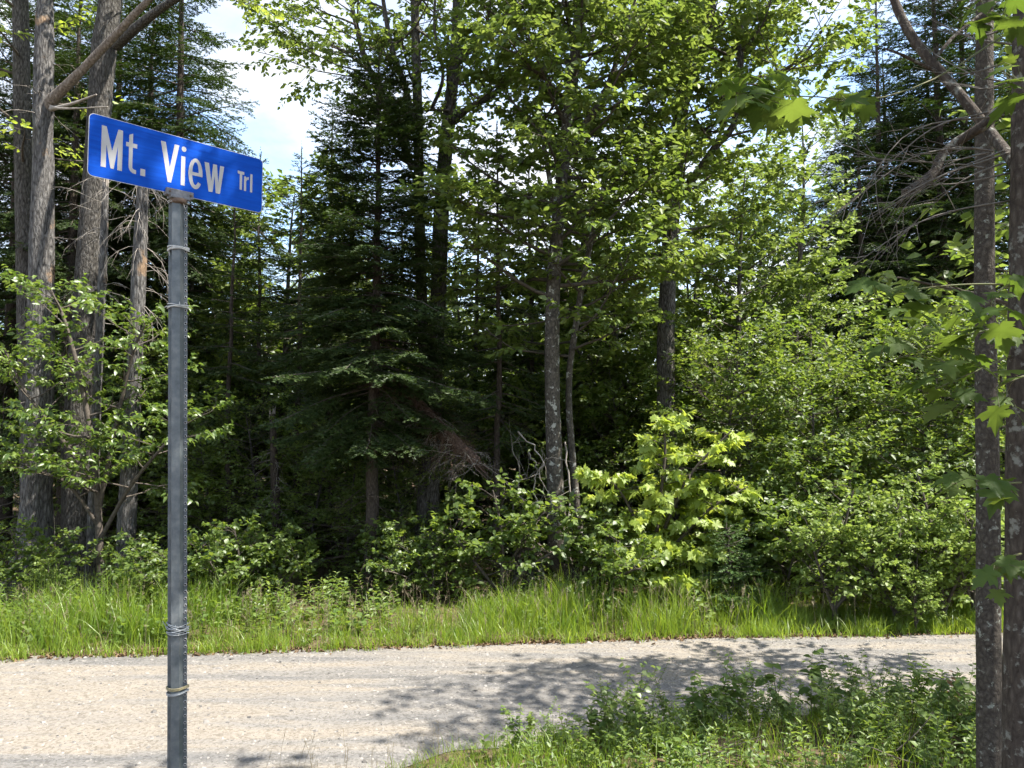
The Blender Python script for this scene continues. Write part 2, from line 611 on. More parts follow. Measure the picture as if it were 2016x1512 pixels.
def px_path(pts, n=30, base_ground=True):
    P = np.array([at(*p) for p in pts])
    if base_ground:
        P[0, 2] = gz(P[0, 0], P[0, 1]) - .06
    return smooth_path(P, n)


def needles(mb, A, B, ln=.020, w=.0045, sp=.0045, mat=0, updown=.5, fan=1.0):
    """needle triangles all along the twigs A->B"""
    A, B = np.asarray(A), np.asarray(B)
    L = np.linalg.norm(B - A, axis=1)
    cnt = np.maximum(4, (L / sp).astype(int))
    i = np.repeat(np.arange(len(A)), cnt)
    t = rng.uniform(0, 1, len(i))
    d = unit(B - A)
    up = np.array([0, 0, 1.])
    s = unit(np.cross(d, up) + 1e-6)
    u = np.cross(s, d)
    ang = rng.uniform(-.7, math.pi + .7, len(i))
    rad = s[i] * np.cos(ang)[:, None] * fan + u[i] * (np.sin(ang) * updown)[:, None]
    P = A[i] + (B - A)[i] * t[:, None]
    D = unit(rad + d[i] * .8 + rng.normal(0, .12, P.shape))
    l = ln * rng.uniform(.7, 1.2, len(i)) * np.where(t > .92, .8, 1)
    Wd = d[i] * w * .5
    T = P + D * l[:, None]
    V = np.stack([P - Wd, P + Wd, T], 1).reshape(-1, 3)
    F = np.arange(len(i) * 3).reshape(-1, 3)
    base = rng.uniform(.1, .9, len(A))
    mb.add(V, F, mat, np.repeat(np.clip(base[i] + rng.normal(0, .15, len(i)), 0, 1), 3), smooth=False)


def spruce(height, R0, bare=0.12, whorl=.22, per=5, top_pow=.85, droop=.35, ln=.021, w=.0048, sp=.0048, blen=.42, bsp=.055, dead=30, lean=None, trunk_r=None, sparse=1.0, mat='needle'):
    """returns (trunk mesh builder, crown mesh builder)"""
    tr = trunk_r or height * .0125
    n = 26
    path = np.zeros((n, 3))
    path[:, 2] = np.linspace(-.05, height, n)
    path[:, 0] = np.cumsum(rng.normal(0, .008, n))
    path[:, 1] = np.cumsum(rng.normal(0, .008, n))
    rad = tr * (1 - np.linspace(0, 1, n)) ** .8 + .004
    tb = trunk_mesh(path, rad, 10, flare=.35, rough=.04)
    cb = MB()
    A, B = [], []
    z = height * bare
    a = 0
    while z < height - .12:
        f = (z - height * bare) / (height * (1 - bare))
        L = R0 * (1 - f) ** top_pow * (1.0 if f > .12 else .62 + 3.1 * f)
        kk = per if f < .9 else 4
        for k in range(kk):
            if rng.uniform() > sparse:
                continue
            a += 2 * math.pi / kk + rng.normal(0, .25)
            l = L * rng.uniform(.62, 1.15)
            if l < .06: l = .08
            zz = z + rng.uniform(-.09, .09)
            p0, _ = along(path, min(max(zz / height, 0), .995))
            el = -.12 + .75 * f ** 1.5 + rng.normal(0, .08)
            d = np.array([math.cos(a), math.sin(a), el])
            m = max(3, int(l / .16))
            pth = [p0]
            dd = unit(d)
            for q in range(m):
                g = (q + 1) / m
                dd = unit(dd + np.array([0, 0, (-droop * (1 - g) + droop * 1.15 * max(0, g - .55)) * (1 - f) / m * 3.0]) + rng.normal(0, .05, 3))
                pth.append(pth[-1] + dd * l / m)
            pth = np.array(pth)
            cb.tube(pth, np.linspace(.004 + l * .007, .0025, len(pth)), 4, 1, cap=False)
            nb = max(3, int(l / bsp))
            for q in range(nb):
                t = .12 + .88 * (q + rng.uniform(.2, .8)) / nb
                if t < .28 and rng.uniform() < .6 * (1 - f):
                    continue
                p, d0 = along(pth, min(t, .999))
                sg = 1 if q % 2 else -1
                bl = (blen * l * (1.05 - t) + .06) * rng.uniform(.65, 1.2)
                bl = min(bl, .5)
                d1 = rot_side(d0, sg * rng.uniform(.6, 1.05), rng.uniform(-.30, .05))
                e = p + d1 * bl + np.array([0, 0, -bl * .12])
                A.append(p); B.append(e)
                if bl > .16:
                    for h in (.35, .55, .75):
                        pp = p + (e - p) * h
                        d2 = rot_side(d1, (1 if rng.uniform() < .5 else -1) * rng.uniform(.5, .9), rng.uniform(-.25, .1))
                        A.append(pp); B.append(pp + d2 * bl * rng.uniform(.25, .5))
            A.append(pth[-2]); B.append(pth[-1] + (pth[-1] - pth[-2]) * .3)
        z += whorl * rng.uniform(.8, 1.2)
    A.append(path[-3]); B.append(path[-1] + np.array([0, 0, .12]))
    needles(cb, A, B, ln, w, sp)
    # dead bare twigs on the lower trunk
    for k in range(dead):
        zz = rng.uniform(.25, max(.4, height * bare + .5))
        p, _ = along(path, min(zz / height, .99))
        aa = rng.uniform(0, 6.28)
        pt = grow(p, (math.cos(aa), math.sin(aa), rng.uniform(-.3, .2)), rng.uniform(.3, 1.0), 4, up=-.3, wob=.25)
        tb.tube(pt, np.linspace(.006, .0015, 5), 3, 0, cap=False)
        for q in range(3):
            p2, d2 = along(pt, rng.uniform(.3, .95))
            pt2 = grow(p2, rot_side(d2, rng.uniform(-1, 1), rng.uniform(-.4, .2)), rng.uniform(.1, .35), 2, up=-.3, wob=.2)
            tb.tube(pt2, [.003, .002, .001], 3, 0, cap=False)
    return tb, cb


# ================================================================== THE SETTING
def grid_sheet(name, xs, ys_fn, nz, mat):
    mb = MB()
    rows = []
    for x in xs:
        rows.append(np.stack([np.full(len(ys_fn(x)), x), ys_fn(x), nz(np.full(len(ys_fn(x)), x), ys_fn(x))], 1))
    V = np.array(rows)
    n, m = V.shape[:2]
    idx = np.arange(n * m).reshape(n, m)
    q = np.stack([idx[:-1, :-1], idx[1:, :-1], idx[1:, 1:], idx[:-1, 1:]], -1).reshape(-1, 4)
    mb.add(V.reshape(-1, 3), q, 0)
    return mb.build(name, mat)


def ground_material():
    m, n, l = newmat('forest_soil_and_litter')
    out = n.new('ShaderNodeOutputMaterial')
    p = n.new('ShaderNodeBsdfPrincipled')
    p.inputs['Roughness'].default_value = .95
    p.inputs['Specular IOR Level'].default_value = .1
    c = n.new('ShaderNodeTexCoord')
    a = n.new('ShaderNodeTexNoise'); a.inputs['Scale'].default_value = 1.3; a.inputs['Detail'].default_value = 8; a.inputs['Roughness'].default_value = .7
    b = n.new('ShaderNodeTexVoronoi'); b.inputs['Scale'].default_value = 24
    ra = ramp(n, [(.35, (.035, .025, .016)), (.55, (.085, .062, .038)), (.7, (.06, .075, .03))])
    rb = ramp(n, [(0, (.05, .035, .022)), (.5, (.14, .10, .062)), (1, (.2, .155, .1))])
    mxx = n.new('ShaderNodeMix'); mxx.data_type = 'RGBA'; mxx.inputs['Factor'].default_value = .5
    bp = n.new('ShaderNodeBump'); bp.inputs['Strength'].default_value = .8; bp.inputs['Distance'].default_value = .03
    l.new(c.outputs['Object'], a.inputs['Vector']); l.new(c.outputs['Object'], b.inputs['Vector'])
    l.new(a.outputs['Fac'], ra.inputs['Fac']); l.new(b.outputs['Color'], rb.inputs['Fac'])
    l.new(ra.outputs['Color'], mxx.inputs['A']); l.new(rb.outputs['Color'], mxx.inputs['B'])
    l.new(mxx.outputs['Result'], p.inputs['Base Color'])
    l.new(b.outputs['Distance'], bp.inputs['Height']); l.new(bp.outputs[0], p.inputs['Normal'])
    l.new(p.outputs[0], out.inputs['Surface'])
    return m


def road_material():
    m, n, l = newmat('pale_gravel_and_sand')
    out = n.new('ShaderNodeOutputMaterial')
    p = n.new('ShaderNodeBsdfPrincipled')
    p.inputs['Roughness'].default_value = .92
    p.inputs['Specular IOR Level'].default_value = .15
    c = n.new('ShaderNodeTexCoord')
    mp = n.new('ShaderNodeMapping'); mp.inputs['Scale'].default_value = (.28, 2.6, 1); mp.inputs['Rotation'].default_value = (0, 0, R(-6))
    a = n.new('ShaderNodeTexNoise'); a.inputs['Scale'].default_value = 1.0; a.inputs['Detail'].default_value = 7; a.inputs['Roughness'].default_value = .62
    v1 = n.new('ShaderNodeTexVoronoi'); v1.inputs['Scale'].default_value = 62
    v2 = n.new('ShaderNodeTexVoronoi'); v2.inputs['Scale'].default_value = 150
    nz = n.new('ShaderNodeTexNoise'); nz.inputs['Scale'].default_value = 210; nz.inputs['Detail'].default_value = 4
    ra = ramp(n, [(.36, (.142, .138, .134)), (.46, (.20, .188, .172)), (.55, (.245, .217, .18)), (.66, (.21, .194, .174))])
    r1 = ramp(n, [(0, (.40, .38, .35)), (.5, (.9, .9, .9)), (.75, (1.0, 1.0, 1.0)), (1, (1.1, 1.09, 1.07))])
    sx = n.new('ShaderNodeSeparateColor')
    mu = n.new('ShaderNodeMix'); mu.data_type = 'RGBA'; mu.blend_type = 'MULTIPLY'; mu.inputs['Factor'].default_value = .6
    r2 = ramp(n, [(.3, (.72, .71, .70)), (.6, (1.06, 1.05, 1.03))])
    mu2 = n.new('ShaderNodeMix'); mu2.data_type = 'RGBA'; mu2.blend_type = 'MULTIPLY'; mu2.inputs['Factor'].default_value = .7
    ad = n.new('ShaderNodeMath'); ad.operation = 'MULTIPLY_ADD'; ad.inputs[1].default_value = -.6
    bp = n.new('ShaderNodeBump'); bp.inputs['Strength'].default_value = .45; bp.inputs['Distance'].default_value = .010
    l.new(c.outputs['Object'], mp.inputs['Vector']); l.new(mp.outputs[0], a.inputs['Vector'])
    for q in (v1, v2, nz): l.new(c.outputs['Object'], q.inputs['Vector'])
    l.new(a.outputs['Fac'], ra.inputs['Fac'])
    l.new(v1.outputs['Color'], sx.inputs[0]); l.new(sx.outputs[0], r1.inputs['Fac'])
    l.new(ra.outputs['Color'], mu.inputs['A']); l.new(r1.outputs['Color'], mu.inputs['B'])
    l.new(nz.outputs['Fac'], r2.inputs['Fac'])
    l.new(mu.outputs['Result'], mu2.inputs['A']); l.new(r2.outputs['Color'], mu2.inputs['B'])
    l.new(mu2.outputs['Result'], p.inputs['Base Color'])
    l.new(v1.outputs['Distance'], ad.inputs[0]); l.new(v2.outputs['Distance'], ad.inputs[2])
    l.new(ad.outputs[0], bp.inputs['Height']); l.new(bp.outputs[0], p.inputs['Normal'])
    l.new(p.outputs[0], out.inputs['Surface'])
    return m


M['ground'] = ground_material()
M['road'] = road_material()

xs = np.concatenate([np.linspace(-160, -14, 30), np.linspace(-13.5, 13.5, 130), np.linspace(14, 160, 30)])
ysg = np.concatenate([np.linspace(-60, -2, 16), np.linspace(-1.5, 13, 100), np.linspace(13.5, 60, 30), np.linspace(64, 320, 20)])
g = grid_sheet('ground', xs, lambda x: ysg, lambda x, y: gz(x, y), M['ground'])
g['kind'] = 'structure'

RX = np.concatenate([np.linspace(-60, -9, 30), np.linspace(-8.9, 9, 260), np.linspace(9.4, 60, 30)])
_rn = {}
def road_rows(x):
    f = lerp_tab(x, FAR) + .09 * float(vnoise(x * 2.3, 0, 21)) + .06 * float(vnoise(x * 7, 0, 22)) + .03 * float(vnoise(x * 23, 0, 25))
    n = lerp_tab(x, NEAR) - .12 + .07 * float(vnoise(x * 2.0, 0, 23)) + .05 * float(vnoise(x * 6, 0, 24))
    return np.linspace(n, f, 70)
def road_z(x, y):
    f = lerp_tab(x, FAR); n = lerp_tab(x, NEAR)
    u = (y - n) / (f - n)
    crown = .018 * np.clip(np.sin(np.pi * np.clip(u, 0, 1)), 0, 1)
    rut = -.012 * np.exp(-((u - .3) / .1) ** 2) - .012 * np.exp(-((u - .72) / .09) ** 2)
    edge = np.clip(np.minimum(u, 1 - u) / .06, 0, 1)
    return gz(x, y) + .006 + edge * (.02 + crown + rut + .005 * vnoise(x * 4, y * 6, 31) + .004 * vnoise(x * 11, y * 13, 32))
rd = grid_sheet('gravel_road', RX, road_rows, road_z, M['road'])
rd['kind'] = 'structure'

# loose stones on the road
M['stone'] = leaf_mat('grey_stone', (.07, .066, .062), (.27, .25, .225), (.1, .1, .1), (.1, .1, .1), mix=0.0, rough=.9, spec=.1)
def stones():
    mb = MB()
    base = np.array([(1, 0, 0), (.5, .87, 0), (-.5, .87, 0), (-1, 0, 0), (-.5, -.87, 0), (.5, -.87, 0), (.55, .1, .6), (-.2, .5, .7), (-.3, -.45, .55)])
    T = np.array([(0, 1, 6), (1, 7, 6), (1, 2, 7), (2, 3, 7), (3, 8, 7), (3, 4, 8), (4, 5, 8), (5, 6, 8), (5, 0, 6), (6, 7, 8)])
    n = 11000
    x = rng.uniform(-5.2, 5.2, n)
    u = rng.uniform(0, 1, n)
    edge = rng.uniform(0, 1, n) < .35
    u = np.where(edge, np.where(rng.uniform(0, 1, n) < .5, u ** 3 * .25, 1 - u ** 3 * .2), u)
    f = lerp_tab(x, FAR); nn = lerp_tab(x, NEAR)
    y = nn + (f - nn) * u
    z = road_z(x, y)
    s = .005 + .010 * rng.uniform(0, 1, n) ** 2 + .016 * (rng.uniform(0, 1, n) < .07) * rng.uniform(.3, 1, n)
    th = rng.uniform(0, 6.28, n)
    V = base[None] * (1 + rng.normal(0, .22, (n, 9, 3)))
    V = V * s[:, None, None] * np.array([1, 1, .75])
    c, sn = np.cos(th)[:, None], np.sin(th)[:, None]
    V = np.stack([V[..., 0] * c - V[..., 1] * sn, V[..., 0] * sn + V[..., 1] * c, V[..., 2]], -1)
    V = V + np.stack([x, y, z - s * .15], 1)[:, None]
    F = (T[None] + (np.arange(n) * 9)[:, None, None]).reshape(-1, 3)
    mb.add(V.reshape(-1, 3), F, 0, np.repeat(rng.uniform(0, 1, n) ** .7, 9), smooth=False)
    return mb
o = stones().build('gravel', M['stone'])
tag(o, 'loose grey and tan stones strewn over the dirt road', 'gravel', kind='stuff')

# ================================================================== THE SIGN
def street_sign():
    Lp = np.array([-1.5088, 2.6819, 0]); Rp = np.array([-1.0467, 3.1699, 0])
    ax = unit(Rp - Lp)
    nrm = np.array([ax[1], -ax[0], 0])            # faces the viewer
    Z0 = 2.901
    W, H = .6721, .2286
    M['blue'] = flat_mat('blue_reflective_sheeting', [(.3, (.001, .050, .36)), (.7, (.003, .085, .52))], scale=9, rough=.45, spec=.10)
    mt = M['blue']
    nt_, lk_ = mt.node_tree.nodes, mt.node_tree.links
    nzz = [q for q in nt_ if q.type == 'TEX_NOISE'][0]
    tcc = [q for q in nt_ if q.type == 'TEX_COORD'][0]
    mpp = nt_.new('ShaderNodeMapping')
    mpp.inputs['Scale'].default_value = (.6, .6, 9)
    lk_.new(tcc.outputs['Object'], mpp.inputs['Vector'])
    lk_.new(mpp.outputs[0], nzz.inputs['Vector'])
    M['white'] = flat_mat('white_reflective_lettering', [(.3, (.42, .415, .41)), (.7, (.49, .485, .48))], scale=14, rough=.5, spec=.25)
    M['alu'] = flat_mat('bare_aluminium', [(.3, (.35, .36, .37)), (.7, (.5, .5, .5))], scale=30, rough=.5, metal=.7)
    M['zinc'] = flat_mat('galvanised_steel', [(.25, (.075, .092, .103)), (.5, (.13, .148, .156)), (.75, (.20, .212, .215))], scale=26, rough=.55, spec=.4, metal=.3, bump=.12)
    M['zinc_dark'] = flat_mat('cast_bracket_grey', [(.3, (.12, .125, .14)), (.7, (.24, .245, .26))], scale=40, rough=.7, bump=.3)
    M['rust'] = flat_mat('rusty_steel', [(.3, (.10, .065, .05)), (.7, (.21, .165, .135))], scale=50, rough=.85, bump=.3)
    M['plastic'] = flat_mat('faded_plastic_tie', [(.3, (.42, .43, .42)), (.7, (.60, .60, .57))], scale=60, rough=.5)
    M['tape'] = leaf_mat('clear_wrinkled_tape', (.25, .28, .30), (.55, .58, .60), (.3, .3, .3), (.4, .4, .4), mix=.3, rough=.25, spec=.7)
    M['masking'] = flat_mat('yellowed_masking_tape', [(.3, (.20, .18, .09)), (.7, (.36, .31, .20))], scale=40, rough=.8)
    base = Lp + ax * .313
    root = thing('street_sign', 'blue street name sign reading Mt. View Trl on a grey metal post', 'street sign', (base[0], base[1], 0))
    root.location.z = float(gz(base[0], base[1]))
    off = np.array(root.location)

    def put(u, v, d=0.0):
        return Lp + ax * u + nrm * d + np.array([0, 0, Z0 + v]) - off
    # blade with rounded corners
    def rrect(u0, v0, u1, v1, r, n=6):
        out = []
        for cx, cz, a0 in ((u1 - r, v1 - r, 0), (u0 + r, v1 - r, 90), (u0 + r, v0 + r, 180), (u1 - r, v0 + r, 270)):
            for k in range(n + 1):
                a = R(a0 + 90 * k / n)
                out.append((cx + r * math.cos(a), cz + r * math.sin(a)))
        return out
    def prism(mb, pts, d0, d1, mat=0, tri=None):
        n = len(pts)
        Fv = [put(u, v, d1) for u, v in pts]; Bv = [put(u, v, d0) for u, v in pts]
        bmv = np.array(Fv + Bv)
        if tri is None:
            import mathutils.geometry as mg
            tri = [tuple(t) for t in mg.tessellate_polygon([[Vector((u, v, 0)) for u, v in pts]])]
        tri = np.array(tri)
        mb.add(bmv, np.vstack([tri, tri[:, ::-1] + n]), mat, smooth=False)
        q = [(i, (i + 1) % n, n + (i + 1) % n, n + i) for i in range(n)]
        mb.add(bmv, q, mat, smooth=False)
    mb = MB(); prism(mb, rrect(0, 0, W, H, .019), -.0010, .0010)
    blade = mb.build('blade', M['alu'], root)
    mb = MB(); prism(mb, rrect(.002, .002, W - .002, H - .002, .017), .0011, .0015)
    mb.build('blue_face', M['blue'], blade)
    mb = MB(); prism(mb, rrect(.002, .002, W - .002, H - .002, .017), -.0015, -.0011)
    mb.build('blue_face', M['blue'], blade)
    # letters, in millimetres from the lower left corner of the blade
    def arc(cx, cy, rx, ry, a0, a1, n=20):
        return [(cx + rx * math.cos(R(a0 + (a1 - a0) * k / n)), cy + ry * math.sin(R(a0 + (a1 - a0) * k / n))) for k in range(n + 1)]
    G = []
    G.append([(43, 193), (59, 193), (80, 108), (99.5, 193), (115.5, 193), (115.5, 42), (99.3, 42), (99.3, 130), (87, 43), (76, 43), (60.2, 128), (60.2, 42), (43, 42)])
    tail = arc(160, 66, 9, 8, 180, 268, 7)
    tail2 = arc(161, 66, 23, 23.5, 270, 180, 9)
    G.append([(137.5, 184), (151, 192), (151, 155.5), (166.5, 155.5), (166.5, 139.5), (151, 139.5)] + tail + [(165, 57.5), (165, 43)] + tail2 + [(137.5, 139.5), (127.3, 139.5), (127.3, 155.5), (137.5, 155.5)])
    G.append([(180.3, 68), (197.7, 68), (197.7, 42), (180.3, 42)])
    G.append([(251.7, 194), (270, 194), (287.5, 98), (304, 194), (321.8, 194), (294, 41.5), (281, 41.5)])
    G.append([(330.5, 155.5), (346.2, 155.5), (346.2, 41), (330.5, 41)])
    G.append(arc(340, 184.5, 9, 10.5, 0, 352, 18))
    e_out = arc(387.5, 98.5, 28, 61, -33, 355, 34)
    bar = [(415.3, 91), (375.2, 91)]
    e_in = arc(387.2, 97.5, 12.2, 45.5, 188, 308, 16)
    e_full = arc(387.5, 98.5, 28, 61, 0, 318, 34) + [(409.5, 62), (398.5, 68)] + arc(387.2, 92, 12.2, 38, 312, 182, 14)[1:] + [(375, 91), (415.5, 91)]
    G.append(e_full)
    G.append([(422.4, 155.5), (440.5, 155.5), (451.5, 84), (457.5, 155.5), (473.2, 155.5), (480, 82), (486.6, 155.5), (503.5, 155.5), (488.2, 41), (470.8, 41), (464.5, 108), (457, 41), (441.5, 41)])
    G.append([(561.6, 155.2), (590, 155.2), (590, 143.4), (581, 143.4), (581, 79), (570.6, 79), (570.6, 143.4), (561.6, 143.4)])
    G.append([(589.5, 138.5), (598.6, 138.5), (599.5, 132), (604, 138), (610, 139.2), (610, 127.5), (603, 126), (599, 119), (598.6, 78), (589.2, 78)])
    G.append([(616.5, 154), (626, 154), (626, 78), (616.5, 78)])
    names = ['letter'] * len(G)
    for gp in G:
        mb = MB()
        pts = [(a / 1000, b / 1000) for a, b in gp]
        prism(mb, pts, .0016, .0021)
        if gp is e_full:
            pass
        mb.build('letter', M['white'], blade)
    # counter of the e, in sign blue
    mb = MB()
    pts = [(a / 1000, b / 1000) for a, b in arc(387.3, 104, 12.2, 41, 0, 180, 16)]
    prism(mb, pts, .0016, .0024)
    mb.build('letter_counter', M['blue'], blade)

    # post: hat-section channel, slightly out of plumb, as in the picture
    top = at(349, 388, 2.915) - off
    bot = at(347, 1512, 2.915) - off
    dirn = unit(top - bot)
    bot = bot + dirn * ((-.35 - bot[2]) / dirn[2])
    yaw = R(14)
    px_ = np.array([math.cos(yaw), math.sin(yaw), 0]); py_ = np.array([-math.sin(yaw), math.cos(yaw), 0])
    prof = [(-.034, .020), (-.034, .0165), (-.0225, .0165), (-.0165, -.0135), (.0125, -.0135), (.0215, .0165), (.034, .0165), (.034, .020), (.0185, .020), (.0105, -.0095), (-.0145, -.0095), (-.0195, .020)]
    # widen the web so that it fills most of the face
    mb = MB()
    P0 = [bot + px_ * a + py_ * b for a, b in prof]; P1 = [top + px_ * a + py_ * b for a, b in prof]
    n = len(prof)
    V = np.array(P0 + P1)
    mb.add(V, [(i, (i + 1) % n, n + (i + 1) % n, n + i) for i in range(n)], 0, smooth=False)
    import mathutils.geometry as mg
    tri = np.array([tuple(t) for t in mg.tessellate_polygon([[Vector((a, b, 0)) for a, b in prof]])])
    mb.add(V, tri + n, 0, smooth=False)
    post = mb.build('post', M['zinc'], root)
    # punched holes: raised burr rings round discs painted shade-dark, down the right hand flange
    L = np.linalg.norm(top - bot)
    k = 0
    ring = MB()
    th = np.linspace(0, 2 * math.pi, 8, endpoint=False)
    for r_, d_ in ((.0060, 0), (.0052, .0016), (.0036, .0014), (.0034, -.0002)):
        ring.add(np.stack([np.cos(th) * r_, np.full(8, -d_), np.sin(th) * r_], 1), np.zeros((0, 4)))
    ring.add(np.stack([np.cos(th) * .0036, np.full(8, -.0008), np.sin(th) * .0036], 1), np.zeros((0, 4)))
    idx = np.arange(32).reshape(4, 8)
    ring.f = [(np.stack([idx[:-1], np.roll(idx[:-1], -1, 1), np.roll(idx[1:], -1, 1), idx[1:]], -1).reshape(-1, 4), 0, True)]
    ring.f.append((np.array([[32, 33, 34, 35], [32, 35, 36, 39], [36, 37, 38, 39]]), 1, False))
    M['hole'] = flat_mat('painted_hole_shade', [(.3, (.012, .013, .014)), (.7, (.02, .021, .022))], scale=20, rough=.9)  # dark disc paints the shade inside each hole; nothing is cut through
    rme = ring.build_mesh('hole_rim', [M['alu'], M['hole']])
    s = .03
    while s < L - .45:
        ob = bpy.data.objects.new('hole_rim', rme)
        col.objects.link(ob)
        ob.parent = post
        c = top - dirn * s + px_ * .0275 + py_ * .0163
        ob.location = c
        ob.rotation_euler = (0, 0, yaw)
        s += .0254
    # bracket that clasps the blade
    bk = MB()
    Mx = np.stack([ax, nrm, [0, 0, 1]], 1)
    cc = put(.325, .004)
    bk.box(cc + nrm * .0085, (.106, .013, .028), 0, Mx)
    bk.box(cc - nrm * .0085, (.106, .013, .028), 0, Mx)
    bk.box(cc + np.array([0, 0, -.017]), (.075, .040, .012), 0, Mx)
    br = bk.build('bracket', M['zinc_dark'], root)
    bev = br.modifiers.new('bevel', 'BEVEL'); bev.width = .003; bev.segments = 2
    nk = MB()
    nk.tube(np.array([cc + np.array([0, 0, -.021]), cc + np.array([0, 0, -.029]), cc + np.array([0, 0, -.036])]), [.030, .031, .027], 14, 0)
    nk.build('collar', M['rust'], br)
    for u in (-.04, .04):
        bt = MB()
        c0 = cc + ax * u + nrm * .015
        bt.tube(np.array([c0, c0 + nrm * .005]), [.0045, .0045], 6, 0)
        bt.build('bolt', M['rust'], br)
    # plastic ties wound round the post
    def wrap(name, py, mat, loops, r=.0016, parent=root, tail=None):
        s0 = (at(348, py, 2.9) - off)
        c = bot + dirn * ((s0[2] - bot[2]) / dirn[2])
        mb = MB()
        hull = np.array([(-.036, .021), (-.0365, .014), (-.017, -.0165), (.013, -.0165), (.036, .014), (.0365, .021), (0, .023)])
        for (ds, tl) in loops:
            ring_ = []
            for a, b in np.vstack([hull, hull[:1]]):
                ring_.append(c + px_ * a + py_ * b + dirn * (ds + tl * a / .036))
            mb.tube(smooth_path(np.array(ring_), 30), r, 5, 0, cap=False, rnd=rng.uniform(0, 1))
        if tail is not None:
            for (a, b, dz, da) in tail:
                p = c + px_ * a + py_ * b
                mb.tube(np.array([p, p + dirn * dz * .6 + px_ * da * .5, p + dirn * dz + px_ * da]), [r * 1.3, r, r * .4], 5, 0)
        return mb.build(name, mat, parent)
    wrap('plastic_tie', 487, M['plastic'], [(0, .006), (.002, -.007), (.001, .003), (-.004, .004), (.005, -.002)], r=.0019, tail=[(-.031, .006, -.03, .004)])
    wrap('plastic_tie', 601, M['plastic'], [(0, .004), (.003, -.006), (-.002, .006), (-.004, -.002)], r=.0018, tail=[(.012, -.018, .014, 0), (-.036, .01, -.006, -.012)])
    wrap('tape_wrap', 1240, M['tape'], [(0.012, -.010), (.006, .008), (.0, -.006), (-.007, .006), (-.014, .002), (-.019, -.002), (.004, -.016)], r=.0017, tail=[(-.036, .012, .028, -.014), (-.002, -.018, .018, .002)])
    t1 = wrap('masking_tape', 1358, M['masking'], [(.004, .0), (.0015, .001), (-.001, 0), (-.0035, .0005)], r=.0021)
    wrap('masking_tape', 1366, M['tape'], [(.0, .003), (-.003, .002), (-.006, .004)], r=.0016)
    wrap('plastic_tie', 396, M['plastic'], [(.0, .002), (.003, -.002)], r=.0015, tail=[(.022, -.004, -.028, .008)])
    return root


street_sign()

# ================================================================== TREES AT THE FOREST EDGE
def shifted(mb, base):
    for k in range(len(mb.v)):
        mb.v[k] = mb.v[k] - base
    return mb


def rad_px(widths, D, n):
    """trunk radii from widths in photograph pixels"""
    return np.interp(np.linspace(0, 1, n), np.linspace(0, 1, len(widths)), widths) / 2 / FOC * D


def hardwood(name, label, cat, stems, prims_fn, leaf='leaf_maple', bark='bark_grey', size=.075, per=9, tmpl=None, group=None, leafkw=None, treekw=None, flare=.5):
    """stems: list of (pixel path, widths). The first one stands on the ground; further ones are limbs."""
    paths = []
    for k, (pts, wd) in enumerate(stems):
        p = px_path(pts, 34 if k == 0 else 18, base_ground=(k == 0))
        paths.append((p, rad_px(wd, pts[0][2], len(p))))
    base = paths[0][0][0] + np.array([0, 0, .06])
    root = thing(name, label, cat, base, group)
    shifted(trunk_mesh(*paths[0], seg=16, flare=flare), base).build('trunk', M[bark], root)
    for p, r in paths[1:]:
        mb = MB()
        mb.tube(p, r, 9, 0, rough=.05)
        shifted(mb, base).build('limb', M[bark], root)
    prims = prims_fn(paths)
    if prims:
        mb, tw = leafy(prims, **(treekw or {}))
        twig_leaves(mb, tw, per, size, tmpl, **(leafkw or {}))
        shifted(mb, base).build('crown', [M[leaf], M['twig']], root)
    return root


def dead_twigs(base, root, mat, path, n, t0=.2, t1=1.0, L=(.2, .6), down=-.4, r=.004, sub=3):
    """bare dead branches on a trunk, each an object of its own"""
    for k in range(n):
        mb = MB()
        p, d = along(path, min(rng.uniform(t0, t1), .999))
        a = rng.uniform(0, 6.28)
        pt = grow(p, (math.cos(a), math.sin(a), rng.uniform(-.4, .3)), rng.uniform(*L), 5, up=down, wob=.35)
        mb.tube(pt, np.linspace(r, r * .25, 6), 4, 0, cap=False)
        for q in range(sub):
            p2, d2 = along(pt, rng.uniform(.25, .95))
            pt2 = grow(p2, rot_side(d2, rng.uniform(-1.2, 1.2), rng.uniform(-.5, .2)), rng.uniform(.08, .3), 3, up=down, wob=.3)
            mb.tube(pt2, [r * .5, r * .4, r * .3, r * .2], 3, 0, cap=False)
        shifted(mb, base).build('dead_branch', mat, root)


# --- left-hand group of trunks
hardwood('hardwood_tree', 'slender grey live trunk at the left margin, behind the barkless snag', 'tree',
         [([(70, 1150, 10.3), (56, 700, 10.3), (47, 400, 10.2), (40, 0, 10.2), (36, -350, 10.2), (34, -620, 10.2)], [46, 36, 32, 29, 22, 12])],
         lambda P: auto_prims(P[0][0], P[0][1], 9, .42, .62, .9, .9, (.0, .4)) + auto_prims(P[0][0], P[0][1], 14, .62, .98, 1.7, .8, (.2, .8)),
         leaf='leaf_light', size=.085, per=8)


